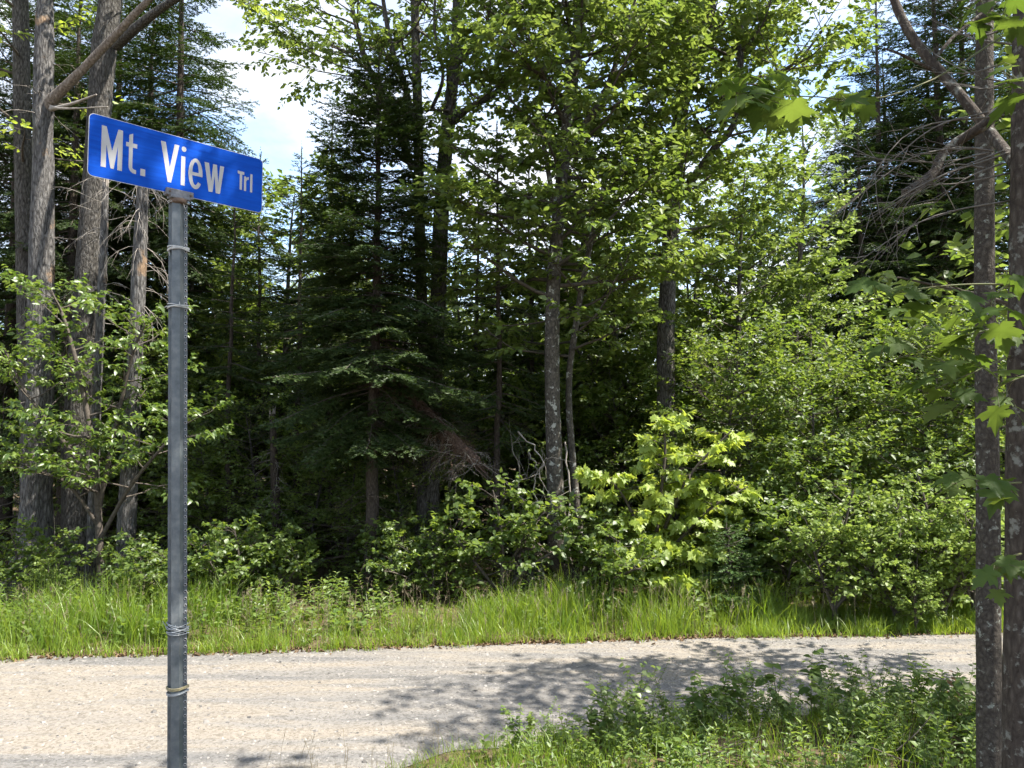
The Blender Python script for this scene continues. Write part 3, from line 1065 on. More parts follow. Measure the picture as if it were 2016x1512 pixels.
def snag():
    D = 9.6
    p = px_path([(62, 1165, D), (72, 950, D), (80, 600, D), (84, 300, D), (86, 100, D), (90, -70, D)], 40)
    r = rad_px([74, 54, 48, 42, 36, 33, 24], D, 40)
    base = p[0] + np.array([0, 0, .06])
    root = thing('dead_tree', 'weathered barkless grey snag with one long broken limb, by the left margin', 'tree', base)
    shifted(trunk_mesh(p, r, seg=18, flare=.75, rough=.075), base).build('trunk', M['bark_dead'], root)
    mb = MB()
    lp = px_path([(82, 232, 9.66), (104, 196, 9.55), (140, 160, 9.45), (188, 110, 9.35), (250, 45, 9.2), (292, 0, 9.1), (350, -60, 9.0)], 18, False)
    mb.tube(lp, rad_px([30, 21, 17, 15, 13, 9], 9.3, 18), 10, 0, rough=.09)
    M['limb_tan'] = bark_mat('bare_tan_wood', [(.26, (.06, .046, .036)), (.42, (.17, .138, .11)), (.66, (.29, .25, .21))], scale=(16, 16, 7), bump=.9, dist=.02)
    shifted(mb, base).build('limb', M['limb_tan'], root)
    for pts, w in (([(100, 215, 9.5), (140, 205, 9.3), (190, 186, 9.1)], [10, 6, 3]), ([(100, 210, 9.5), (130, 214, 9.3), (212, 210, 9.0)], [7, 4, 2])):
        q = px_path(pts, 10, False)
        mb = MB()
        mb.tube(q, rad_px(w, 9.3, 10), 6, 0)
        shifted(mb, base).build('dead_branch', M['twig_dead'], root)
    dead_twigs(base, root, M['twig_dead'], p, 14, .25, .8, (.2, .7), -.2, .004)
snag()

hardwood('hardwood_tree', 'thick grey trunk leaning towards the sign, its bark finely ridged', 'tree',
         [([(158, 1155, 9.9), (150, 900, 9.9), (168, 600, 9.9), (190, 300, 9.9), (206, 100, 9.9), (224, -60, 9.9), (236, -300, 9.9), (240, -600, 9.9)], [60, 48, 44, 42, 46, 42, 30, 16]),
          ([(228, 90, 9.85), (262, 60, 9.6), (310, 22, 9.4), (350, -4, 9.2), (430, -60, 9.0)], [22, 19, 16, 13, 7])],
         lambda P: auto_prims(P[0][0], P[0][1], 16, .66, .98, 1.6, .8, (.2, .8)) + [(P[1][0][-3], (.6, -.1, -.3), .8, .006), (P[1][0][-2], (.8, -.3, -.2), .7, .006), (P[1][0][-1], (.6, .2, .1), .8, .006)],
         leaf='leaf_light', size=.08, per=8)


def broken_trunk(name, label, pts, w, bark, ntw, down=-.5, tw_mat='twig_dead', L=(.2, .7), t0=.3):
    n = 28
    p = px_path(pts, n)
    base = p[0] + np.array([0, 0, .06])
    root = thing(name, label, 'tree', base)
    shifted(trunk_mesh(p, rad_px(w, pts[0][2], n), seg=12, flare=.4, rough=.07), base).build('trunk', M[bark], root)
    dead_twigs(base, root, M[tw_mat], p, ntw, t0, 1.0, L, down, .0042)
    mb = MB()
    # jagged splinters at the break
    for k in range(7):
        a = rng.uniform(0, 6.28)
        rr = rad_px(w, pts[0][2], n)[-1] * .7
        q = p[-1] + np.array([math.cos(a) * rr, math.sin(a) * rr, -.05])
        mb.tube(np.array([q, q + np.array([math.cos(a) * .01, math.sin(a) * .01, rng.uniform(.06, .2)])]), [.014, .002], 4, 0)
    sp = shifted(mb, base).build('splinters', M[tw_mat], root)
    sp['kind'] = 'stuff'
    return root


broken_trunk('dead_tree', 'thin bleached dead stem between the leaning grey trunk and the sign', [(178, 1140, 9.5), (190, 800, 9.5), (203, 500, 9.5), (208, 360, 9.5)], [20, 17, 15, 11], 'bark_dead', 26)
broken_trunk('dead_tree', 'dead fir trunk shaggy with hanging pale twigs, just beside the sign post', [(243, 1165, 9.3), (262, 800, 9.3), (273, 550, 9.3), (281, 380, 9.3), (284, 290, 9.3)], [36, 31, 27, 22, 17], 'bark_dead', 44, down=-1.3, L=(.3, .9), t0=.4)
broken_trunk('dead_tree', 'short snapped grey trunk in the dark gap behind the grass', [(549, 1150, 10.4), (541, 950, 10.4), (536, 815, 10.4)], [24, 17, 12], 'bark_spruce', 22, L=(.2, .5))

# --- spruces
def spruce_thing(label, x, y, args, name='spruce_tree', group=None, rot=0.0, sc=1.0, mat='needle'):
    tb, cb = spruce(**args)
    root = thing(name, label, 'tree', (x, y, float(gz(x, y))), group)
    tb.build('trunk', M['bark_spruce'], root)
    cb.build('crown', [M[mat], M['twig']], root)
    root.rotation_euler = (0, 0, rot)
    root.scale = (sc, sc, sc)
    return root


def xy(px, D):
    p = at(px, 845, D)
    return float(p[0]), float(p[1])


x, y = xy(737, 9.5)
spruce_thing('tall dark spruce with a dense pointed crown in the middle of the forest edge', x, y,
             dict(height=6.9, R0=1.5, bare=.27, whorl=.14, per=8, top_pow=.5, droop=.30, dead=46, trunk_r=.085, sp=.0095, w=.023, ln=.040, bsp=.042, blen=.48))
x, y = xy(338, 12.6)
tall = spruce_thing('tall spruce rising behind the sign, its ragged top against the clouds', x, y,
                    dict(height=11.5, R0=1.9, bare=.42, whorl=.26, per=5, top_pow=.7, droop=.45, dead=40, trunk_r=.12, sp=.0085, w=.022, ln=.040, sparse=.9, bsp=.05))
x, y = 9.3, 15.5
hem = spruce_thing('broad dark hemlock at the road bend, boughs drooping left behind the near trunks', x, y,
                   dict(height=10.5, R0=3.5, bare=.22, whorl=.30, per=6, top_pow=.55, droop=.42, dead=20, trunk_r=.14, sp=.0105, w=.024, ln=.040, blen=.38, bsp=.055), name='hemlock_tree', sc=1.15)
x, y = xy(982, 10.0)
thin = spruce_thing('thin young spruce with a sparse crown between the two big hardwoods', x, y,
                    dict(height=6.0, R0=.95, bare=.30, whorl=.24, per=5, top_pow=.6, droop=.3, dead=40, trunk_r=.05, sp=.0075, w=.019, ln=.036, sparse=.95, bsp=.045))
x, y = xy(1440, 8.35)
spruce_thing('small bushy young fir standing in the grass beside the bright maple sapling', x, y,
             dict(height=1.0, R0=.55, bare=.03, whorl=.07, per=8, top_pow=.75, droop=.1, dead=0, trunk_r=.016, sp=.0062, w=.014, ln=.028, blen=.55, bsp=.030), name='fir_tree', mat='needle_light')

G_DEEP_S = 'dark spruces deep in the wood'
SRC_H = {'tall': 11.5, 'hem': 10.5, 'thin': 6.0}
deep_s = [  # photo x, distance, source, photo y of its tip, turn, label
    (130, 11.8, 'tall', -150, 1.0, 'dark spruce filling the gap between the barkless snag and the leaning trunk'),
    (15, 12.4, 'hem', -120, .4, 'dark spruce at the very left margin behind the snag'),
    (275, 13.6, 'hem', -60, 2.2, 'dense spruce right behind the upper left corner of the sign'),
    (60, 14.5, 'tall', -200, 3.0, 'spruce deep behind the snag, only bits showing'),
    (215, 15.0, 'hem', -80, 4.0, 'spruce deep behind the thick leaning trunk'),
    (456, 11.2, 'thin', 330, 2.0, 'dark spruce trunk first right of the sign post'),
    (500, 12.6, 'thin', 300, 5.1, 'dark spruce trunk second right of the sign post'),
    (420, 17.0, 'hem', 270, 1.2, 'bushy spruce just right of the sign post, below the open sky'),
    (590, 11.6, 'thin', 290, .8, 'narrow spruce right of the snapped trunk'),
    (646, 12.2, 'tall', 200, 4.2, 'spruce trunk left of the dense pointed spruce'),
    (690, 15.5, 'tall', 280, .3, 'far spruce close behind the dense pointed spruce'),
    (940, 12.8, 'thin', 330, 2.5, 'narrow spruce right of the twin-stemmed hardwood'),
    (1180, 14.5, 'tall', 330, 1.9, 'spruce behind the mottled maple'),
    (1040, 12.4, 'thin', 300, 4.9, 'narrow spruce left of the mottled maple'),
    (1760, 17.0, 'hem', 90, 2.9, 'dark hemlock left of the slim near trunk'),
    (1868, 15.0, 'tall', -250, 4.3, 'tall spruce with high drooping boughs at the top right corner'),
    (1745, 15.0, 'tall', -60, 2.3, 'ragged spruce against the sky left of the near limb'),
    (1850, 18.0, 'tall', 0, 5.5, 'tall spruce behind the dead twigs of the near tree'),
    (1675, 19.0, 'hem', 260, .9, 'hemlock beside the tall birch'),
    (2010, 18.0, 'hem', -40, 1.7, 'hemlock at the right margin behind the near trunks'),
    (790, 17.5, 'hem', 380, 4.4, 'distant spruce right of the dense pointed spruce'),
    (1705, 14.5, 'tall', 170, 3.7, 'ragged spruce rising from the thicket left of the slim near trunk')]
for px, D, src, ty, rt, lab in deep_s:
    x, y = xy(px, D)
    sc = (2 + D * (845 - ty) / FOC) / SRC_H[src]
    copy_thing({'tall': tall, 'hem': hem, 'thin': thin}[src], (x, y, float(gz(x, y))), rt, sc, lab, G_DEEP_S)

# --- hardwoods of the middle and right
hardwood('hardwood_tree', 'big twin-stemmed hardwood behind the dark spruce, limbs spreading against the sky', 'tree',
         [([(838, 1155, 10.3), (848, 850, 10.3), (862, 600, 10.3), (868, 430, 10.3), (879, 270, 10.3), (896, 110, 10.3), (902, -40, 10.3), (905, -180, 10.3)], [52, 38, 32, 30, 27, 22, 18, 8]),
          ([(846, 900, 10.25), (832, 620, 10.2), (826, 420, 10.2), (822, 200, 10.2), (816, 0, 10.2), (808, -160, 10.2)], [26, 22, 22, 20, 17, 8]),
          ([(824, 300, 10.2), (800, 180, 10.0), (770, 90, 9.8), (745, -60, 9.6)], [15, 13, 11, 6]),
          ([(812, 330, 10.2), (760, 200, 10.3), (722, 125, 10.4), (704, 60, 10.5), (690, -10, 10.6), (684, -120, 10.6)], [16, 14, 12, 11, 8, 5]),
          ([(896, 125, 10.3), (925, 92, 10.1), (975, 50, 10.0), (1040, 0, 9.9), (1090, -60, 9.8)], [20, 18, 14, 11, 6]),
          ([(880, 250, 10.3), (920, 215, 10.1), (975, 182, 9.9), (1040, 120, 9.8)], [15, 13, 11, 6]),
          ([(850, 215, 10.3), (872, 150, 10.1), (856, 60, 10.0), (858, -40, 9.9)], [8, 7, 6, 4])],
         lambda P: sum([auto_prims(p, r, n, a, 1.0, L, L * .7, (-.1, .5)) for (p, r), n, a, L in zip(P, (13, 11, 8, 12, 8, 8, 5), (.55, .45, .2, .25, .25, .25, .3), (1.2, 1.2, 1.0, 1.2, 1.1, 1.2, .8))], [])
         + [(P[3][0][9], (-.95, -.2, .35), 1.7, .012), (P[3][0][7], (-1, 0, .1), 1.9, .012), (P[3][0][6], (-.9, .2, -.05), 1.8, .012), (P[3][0][12], (-.9, -.3, .4), 1.5, .01), (P[3][0][5], (-1, -.3, -.1), 1.6, .011), (P[3][0][10], (-1, .2, .2), 1.9, .011)],
         leaf='leaf_maple', bark='bark_grey', size=.080, per=10, treekw=dict(s2=.25, s3=.125))

hardwood('maple_tree', 'leafy maple with mottled bark rooted beside the stump in the centre', 'tree',
         [([(1106, 1172, 9.6), (1093, 950, 9.6), (1087, 650, 9.6), (1098, 440, 9.6), (1116, 260, 9.6), (1135, 80, 9.6), (1144, -80, 9.6), (1148, -260, 9.6)], [44, 32, 28, 25, 24, 22, 16, 6]),
          ([(1098, 440, 9.6), (1080, 340, 9.5), (1062, 200, 9.4), (1090, 60, 9.3), (1130, -60, 9.2)], [12, 10, 8, 7, 4]),
          ([(1112, 300, 9.6), (1180, 200, 9.4), (1225, 90, 9.3), (1260, -40, 9.2)], [13, 11, 9, 5])],
         lambda P: auto_prims(P[0][0], P[0][1], 58, .32, .99, 1.75, 1.2, (-.15, .45)) + auto_prims(P[1][0], P[1][1], 9, .3, 1, 1.1, .7, (-.1, .5)) + auto_prims(P[2][0], P[2][1], 10, .3, 1, 1.2, .7, (-.1, .5)),
         leaf='leaf_maple', bark='bark_mottled', size=.088, per=14, treekw=dict(s2=.23, s3=.115), flare=.9)

hardwood('hardwood_tree', 'straight grey hardwood right of centre, forked high and half hidden by leaves', 'tree',
         [([(1320, 1165, 11), (1314, 900, 11), (1311, 650, 11), (1324, 400, 11), (1340, 220, 11), (1357, 80, 11), (1367, -60, 11), (1372, -220, 11)], [46, 36, 33, 31, 30, 24, 18, 8]),
          ([(1342, 215, 11), (1366, 150, 10.9), (1388, 88, 10.8), (1402, 0, 10.8), (1410, -160, 10.8)], [23, 21, 19, 16, 8]),
          ([(1326, 400, 11), (1372, 342, 10.7), (1412, 285, 10.5), (1447, 240, 10.3), (1458, 120, 10.2), (1452, 70, 10.2), (1480, 0, 10.1), (1500, -120, 10.1)], [16, 16, 15, 13, 12, 11, 9, 5]),
          ([(1448, 240, 10.3), (1500, 165, 10.2), (1570, 120, 10.1), (1620, 60, 10.0)], [9, 8, 6, 4])],
         lambda P: auto_prims(P[0][0], P[0][1], 42, .34, .98, 1.7, 1.2, (-.1, .5)) + auto_prims(P[1][0], P[1][1], 8, .3, 1, 1.2, .8, (0, .6)) + auto_prims(P[2][0], P[2][1], 14, .2, 1, 1.1, .8, (-.1, .5)) + auto_prims(P[3][0], P[3][1], 14, .3, 1, 1.0, .8, (-.2, .5)),
         leaf='leaf_maple', bark='bark_grey', size=.088, per=14, treekw=dict(s2=.24, s3=.12))

hardwood('maple_tree', 'slim leaning maple stem among the leaves right of the mottled maple', 'tree',
         [([(1150, 1150, 9.9), (1120, 800, 9.9), (1132, 650, 9.8), (1158, 500, 9.7), (1185, 380, 9.6), (1230, 250, 9.5)], [15, 13, 12, 11, 9, 4])],
         lambda P: auto_prims(P[0][0], P[0][1], 30, .30, 1, 1.4, .9, (-.2, .3)),
         leaf='leaf_maple', bark='bark_mottled', size=.095, per=9, treekw=dict(s2=.24, s3=.125))

# pale round-leaved trees at the road bend; the first is built, the others are copies
def free_tree(name, label, x, y, h, r, n, L, bark, leaf, size, per, t0=.25, tmpl=None, pitch=(.1, .7), tk=None, leafkw=None, group=None, wob=.1, bell=False):
    base = np.array([x, y, float(gz(x, y))])
    p = grow(base + np.array([0, 0, -.05]), (rng.normal(0, .04), rng.normal(0, .04), 1), h, 18, up=.3, wob=wob)
    rad = r * (1 - np.linspace(0, 1, 19)) ** .7 + .004
    root = thing(name, label, 'tree', base, group)
    shifted(trunk_mesh(p, rad, seg=10, flare=.3), base).build('trunk', M[bark], root)
    mb, tw = leafy(auto_prims(p, rad, n, t0, .99, L[0], L[1], pitch, bell=bell), **(tk or {}))
    twig_leaves(mb, tw, per, size, tmpl, **(leafkw or {}))
    shifted(mb, base).build('crown', [M[leaf], M['twig']], root)
    return root


x, y = xy(1560, 13.5)
birch = free_tree('birch_tree', 'tall pale green birch at the road bend, top against the sky', x, y, 7.6, .07, 44, (1.6, .7), 'bark_mottled', 'leaf_birch', .095, 12, t0=.06, pitch=(.1, .6), tk=dict(s2=.26, s3=.13))
x, y = xy(1420, 12.4)
mapb = free_tree('maple_tree', 'rounded green maple between the straight hardwood and the birch', x, y, 6.2, .07, 40, (1.7, .9), 'bark_grey', 'leaf_maple', .105, 13, t0=.05, pitch=(-.1, .5), tk=dict(s2=.27, s3=.14))
x, y = xy(1690, 10.6)
under = free_tree('beech_tree', 'dark leafy understorey beech behind the sunny shrubs', x, y, 3.3, .035, 38, (1.7, .8), 'bark_grey', 'leaf_dark', .074, 10, t0=.08, pitch=(-.15, .3), tk=dict(s2=.24, s3=.14))
G_BIRCH = 'pale leafy trees at the road bend'
for px, D, src, sc, rt, lab in [(1475, 15, birch, .92, 1.2, 'pale tree left of the tallest birch at the bend'), (1625, 15.5, birch, .90, 2.9, 'pale tree right of the tallest birch at the bend'), (1535, 18, birch, 1.05, 4.4, 'pale tree farthest back at the bend'),
                                (1700, 17, mapb, 1.0, .7, 'leafy tree behind the hemlocks at the bend'), (1390, 15.5, mapb, .95, 3.1, 'leafy tree just right of the straight grey hardwood, far back'), (1800, 15.5, birch, .85, 5.2, 'pale tree glimpsed behind the dead twigs'),
                                (1900, 17, mapb, 1.1, 4.0, 'leafy tree far behind the slim near trunk'), (1600, 12.0, mapb, .68, 2.0, 'low leafy tree below the tallest birch')]:
    x, y = xy(px, D)
    copy_thing(src, (x, y, float(gz(x, y))), rt, sc, lab, G_BIRCH)
G_FILL = 'leafy maples behind the edge trees'
for px, D, sc, rt, lab in [(1010, 13.0, .9, .6, 'leafy maple showing behind the thin spruce and the mottled maple'), (1140, 12.6, 1.05, 2.1, 'leafy maple close behind the mottled maple'), (1250, 13.2, 1.0, 3.9, 'leafy maple behind and left of the straight grey hardwood'),
                           (920, 14.0, .85, 5.0, 'leafy maple behind the twin-stemmed hardwood'), (1350, 14.0, 1.0, 1.5, 'leafy maple behind and right of the straight grey hardwood'), (640, 15.0, 1.0, 2.6, 'leafy maple glimpsed between the sign and the dark spruce'), (450, 14.5, .92, 4.6, 'sunlit maple showing just right of the sign blade'),
                           (530, 13.0, .98, .3, 'leafy maple filling the gap between sign and dense spruce'), (395, 13.6, 1.0, 3.3, 'leafy maple close behind the right end of the sign blade')]:
    x, y = xy(px, D)
    copy_thing(mapb, (x, y, float(gz(x, y))), rt, sc, lab, G_FILL)
G_UNDER = 'understorey beeches along the forest edge'
for px, D, sc, rt, lab in [(1500, 10.4, .95, 1.0, 'layered young beech behind the small fir'), (1590, 10.0, .8, 2.4, 'layered young beech below the tallest birch'), (1400, 10.6, .9, 3.3, 'layered young beech behind the bright sapling'), (1790, 10.2, .95, 4.2, 'layered young beech behind the broad sunny shrub'),
                           (1870, 9.7, .9, 5.3, 'layered young beech just left of the slim near trunk'), (1250, 11.8, .9, .4, 'shaded young beech left of the straight grey hardwood'), (1960, 10.4, 1.0, 2.2, 'young beech seen between the two near trunks')]:
    x, y = xy(px, D)
    copy_thing(under, (x, y, float(gz(x, y))), rt, sc, lab, G_UNDER)
G_DEEPU = 'saplings in the deep wood'
deep_lab = ['sapling in the gap just right of the sign post', 'sapling behind the snapped trunk', 'sapling left of the dense pointed spruce', 'maple sapling behind the dense pointed spruce', 'sapling hidden behind the sign post', 'sapling behind the shaggy dead fir trunk',
            'sapling right of the twin-stemmed hardwood', 'maple sapling behind the thin young spruce', 'sapling behind the tangle of dead twigs', 'sapling behind the slim leaning maple', 'sapling behind the barkless snag', 'sapling between the dense spruce and the twin-stemmed hardwood',
            'sapling at the very left margin of the wood', 'maple sapling far back, right of the post', 'maple sapling far back behind the snapped trunk', 'maple sapling far back behind the mottled maple', 'maple sapling far back, left of the straight hardwood', 'maple sapling far back behind the twin-stemmed hardwood']
for (px, D, src, sc, rt), lab in zip([(400, 13, under, .95, 1.1), (520, 13.5, under, 1.0, 3.0), (620, 12.8, under, .8, 4.7), (700, 13.5, mapb, .62, .5), (330, 12, under, .85, 5.9), (240, 12.6, under, .9, 2.0), (900, 12.5, under, .95, 1.6), (980, 13.5, mapb, .6, 2.2), (1080, 12, under, .9, 5.0), (1180, 12.2, under, .9, .1), (90, 13.2, under, 1.0, 4.1), (790, 13.0, under, .85, 2.7), (-40, 12, under, 1.0, .3), (460, 16, mapb, .7, 1.0), (580, 17, mapb, .75, 2.0), (1130, 15, mapb, .85, 3.0), (1240, 15, mapb, .95, 4.0), (850, 16, mapb, .7, 5.0)], deep_lab):
    x, y = xy(px, D)
    copy_thing(src, (x, y, float(gz(x, y))), rt, sc, 'shaded leafy ' + lab, G_DEEPU)
for px, D, sc, rt, lab in [(432, 10.7, .62, .9, 'low leafy beech sapling at the wood edge, right of the sign post'), (515, 10.9, .68, 2.3, 'low leafy beech sapling left of the snapped trunk'), (610, 10.6, .6, 4.4, 'low leafy beech sapling right of the snapped trunk'), (690, 10.4, .55, 5.6, 'low leafy beech sapling just left of the dense spruce trunk'), (800, 10.2, .55, 1.9, 'low leafy beech sapling just right of the dense spruce trunk')]:
    x, y = xy(px, D)
    copy_thing(under, (x, y, float(gz(x, y))), rt, sc, lab, G_DEEPU)
G_FAR = 'tall trees far back in the wood'
k = 0
for D in (20, 25, 31):
    nx = int(D * 1.5 / 2.1)
    for i in range(nx):
        px = -120 + 2280 * (i + rng.uniform(.2, .8)) / nx
        x, y = xy(px, D + rng.uniform(-1.5, 1.5))
        src = [hem, mapb, under, mapb, birch][k % 5]
        z_top = 470 if px < 1000 else 560
        sc = {hem: .55, mapb: .85, under: 1.3, birch: .75}[src] * (D / 20) ** .8 * rng.uniform(.85, 1.1)
        copy_thing(src, (x, y, 0), rng.uniform(0, 6.28), sc, 'far tree closing the view at the back of the wood', G_FAR)
        k += 1

# ================================================================== SAPLINGS AND SHRUBS
def leaf_parts(root, base, P, D, N, S, mats, shapes, name='leaf'):
    """each leaf an object of its own, sharing a few leaf meshes"""
    meshes = []
    for k, (V, F) in enumerate(shapes):
        for rv in (.15, .5, .85):
            mb = MB(); mb.add(V, F, 0, rv)
            meshes.append(mb.build_mesh('leaf', mats))
    y_ = unit(D); z_ = unit(N - (N * y_).sum(1, keepdims=True) * y_); x_ = np.cross(y_, z_)
    for i in range(len(P)):
        o = bpy.data.objects.new(name, random.choice(meshes))
        col.objects.link(o)
        o.parent = root
        s = S[i]
        p = P[i] - base
        o.matrix_local = Matrix(((x_[i, 0] * s, y_[i, 0] * s, z_[i, 0] * s, p[0]), (x_[i, 1] * s, y_[i, 1] * s, z_[i, 1] * s, p[1]), (x_[i, 2] * s, y_[i, 2] * s, z_[i, 2] * s, p[2]), (0, 0, 0, 1)))


def sapling(name, label, cat, stems, nprim, L, leaf, size, per, shapes, n_parts, bark='twig', treekw=None, leafkw=None, t0=.25, tips=None, pitch=(.1, .7)):
    """stems: pixel paths with widths, first from the ground. The leaves that face the road are single objects."""
    paths = []
    for k, (pts, wd) in enumerate(stems):
        p = px_path(pts, 14, base_ground=(k == 0))
        paths.append((p, rad_px(wd, pts[0][2], len(p))))
    base = paths[0][0][0] + np.array([0, 0, .06])
    root = thing(name, label, cat, base)
    prims = []
    for k, (p, r) in enumerate(paths):
        mb = MB(); mb.tube(p, r, 7, 0)
        shifted(mb, base).build('stem', M[bark], root)
        prims += auto_prims(p, r, nprim, t0, .98, L, L * .6, pitch)
    mb, tw = leafy(prims, **(treekw or {}))
    lf = MB()
    P, D, N, S = twig_leaves(lf, tw, per, size, shapes[0], **(leafkw or {}))
    order = np.argsort(P[:, 1] - .0 * P[:, 2])
    sel = order[:n_parts]
    rest = order[n_parts:]
    if n_parts:
        leaf_parts(root, base, P[sel], D[sel], N[sel], S[sel], M[leaf], shapes)
    rnd = rng.uniform(0, 1, len(P))
    for k, sh in enumerate(shapes):
        q = rest[k::len(shapes)]
        place(mb, sh, P[q], D[q], N[q], S[q], rnd[q], 0)
    cr = shifted(mb, base).build('crown', [M[leaf], M['twig']], root)
    if n_parts:
        cr['kind'] = 'stuff'
    return root


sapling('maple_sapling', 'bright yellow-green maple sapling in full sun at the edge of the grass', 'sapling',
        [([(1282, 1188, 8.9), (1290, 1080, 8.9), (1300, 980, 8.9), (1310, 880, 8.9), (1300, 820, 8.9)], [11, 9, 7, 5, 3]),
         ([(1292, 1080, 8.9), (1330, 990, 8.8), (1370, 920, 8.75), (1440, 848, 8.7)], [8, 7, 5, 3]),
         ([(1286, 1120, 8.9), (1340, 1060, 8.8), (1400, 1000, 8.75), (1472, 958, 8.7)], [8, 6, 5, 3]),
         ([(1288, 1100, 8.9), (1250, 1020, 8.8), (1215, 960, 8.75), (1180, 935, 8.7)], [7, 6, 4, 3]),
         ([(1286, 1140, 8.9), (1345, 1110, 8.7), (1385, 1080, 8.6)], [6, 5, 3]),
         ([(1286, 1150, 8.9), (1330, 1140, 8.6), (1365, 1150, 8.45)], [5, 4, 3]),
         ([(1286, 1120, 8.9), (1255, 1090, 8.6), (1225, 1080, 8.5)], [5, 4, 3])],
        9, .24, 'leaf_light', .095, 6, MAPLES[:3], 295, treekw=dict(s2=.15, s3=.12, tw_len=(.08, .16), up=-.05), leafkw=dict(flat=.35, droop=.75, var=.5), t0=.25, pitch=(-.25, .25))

sapling('ash_sapling', 'leafy green sapling in front of the left-hand trunks, long drooping leaves', 'sapling',
        [([(200, 1165, 8.9), (190, 950, 8.9), (165, 780, 8.9), (130, 640, 8.9), (100, 570, 8.9)], [16, 13, 10, 7, 3]),
         ([(195, 1000, 8.9), (230, 830, 8.8), (260, 700, 8.7), (285, 640, 8.6)], [10, 8, 6, 3]),
         ([(192, 960, 8.9), (110, 850, 8.8), (50, 770, 8.7), (10, 690, 8.7)], [10, 8, 5, 3]),
         ([(198, 1060, 8.9), (255, 960, 8.7), (320, 880, 8.6), (370, 830, 8.6)], [9, 7, 5, 3]),
         ([(196, 1040, 8.9), (140, 960, 8.7), (80, 930, 8.6), (30, 930, 8.6)], [8, 6, 5, 3])],
        11, .70, 'leaf_ash', .074, 12, [ovate(w=.22, droop=.22), ovate(w=.26, droop=.3)], 300, treekw=dict(s2=.2, s3=.15, tw_len=(.14, .28)), leafkw=dict(flat=.7, droop=.5), t0=.22, pitch=(-.1, .4))

G_SH = 'sunlit shrubs at the road bend'
sh1 = sapling('leafy_shrub', 'tallest sunlit shrub at the road bend, with a reddish tip', 'shrub',
              [([(1640, 1222, 8.05), (1650, 1120, 8.05), (1662, 1040, 8.05), (1680, 965, 8.05)], [9, 7, 5, 3]),
               ([(1640, 1200, 8.05), (1610, 1110, 8.0), (1590, 1040, 8.0)], [7, 5, 3]),
               ([(1642, 1200, 8.05), (1700, 1130, 7.95), (1720, 1060, 7.95)], [7, 5, 3])],
              14, .34, 'leaf_shrub', .046, 10, [ROUND, OV], 0, treekw=dict(s2=.10, s3=.08, tw_len=(.07, .15)), leafkw=dict(flat=.5, droop=.3), t0=.1)
sh2 = sapling('leafy_shrub', 'broad yellow-green shrub beside the tallest shrub, nearest the road', 'shrub',
              [([(1765, 1226, 7.95), (1760, 1140, 7.95), (1770, 1060, 7.95), (1775, 1000, 7.95)], [9, 7, 5, 3]),
               ([(1765, 1210, 7.95), (1720, 1140, 7.9), (1700, 1085, 7.9)], [7, 5, 3]),
               ([(1765, 1210, 7.95), (1820, 1130, 7.9), (1850, 1060, 7.9)], [7, 5, 3])],
              14, .34, 'leaf_shrub', .046, 10, [ROUND, OV], 0, treekw=dict(s2=.10, s3=.08, tw_len=(.07, .15)), leafkw=dict(flat=.5, droop=.3), t0=.1)
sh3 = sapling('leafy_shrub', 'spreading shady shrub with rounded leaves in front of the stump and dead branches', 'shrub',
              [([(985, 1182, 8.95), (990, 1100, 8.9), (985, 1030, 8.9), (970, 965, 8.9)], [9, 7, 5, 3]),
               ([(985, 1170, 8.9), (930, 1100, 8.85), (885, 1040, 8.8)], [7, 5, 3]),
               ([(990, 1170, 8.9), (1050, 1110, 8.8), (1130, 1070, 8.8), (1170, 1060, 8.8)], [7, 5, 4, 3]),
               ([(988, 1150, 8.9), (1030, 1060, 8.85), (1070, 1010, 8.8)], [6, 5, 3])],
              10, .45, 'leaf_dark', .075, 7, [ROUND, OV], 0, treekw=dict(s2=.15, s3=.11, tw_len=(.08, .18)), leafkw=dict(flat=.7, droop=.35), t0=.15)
def put_copy(src, px, py, sc, rt, label, group):
    D = FOC * EYE / (py - 845)
    x, y = xy(px, D)
    return copy_thing(src, (x, y, float(gz(x, y))), rt, sc, label, group)
put_copy(sh1, 1850, 1222, 1.12, 2.0, 'shrub with bronze young tips just left of the slim near trunk', G_SH)
put_copy(sh2, 1905, 1216, .95, 4.0, 'green shrub at the bend, partly hidden by the slim near trunk', G_SH)
put_copy(sh3, 1530, 1190, .85, 1.3, 'shaded shrub between the small fir and the tallest sunlit shrub', G_SH)
put_copy(sh3, 1490, 1172, .95, 5.0, 'dim shrub standing just behind the small bushy fir', G_SH)
put_copy(sh3, 1600, 1180, 1.1, 3.4, 'leafy shrub close behind the tallest sunlit shrub', G_SH)
put_copy(sh1, 1790, 1238, .55, .8, 'small round shrub at the very edge of the gravel by the bend', G_SH)
put_copy(sh3, 1700, 1175, .9, 2.2, 'shrub filling the gap behind the two sunny shrubs', G_SH)
G_LOW = 'low shrubs along the far verge'
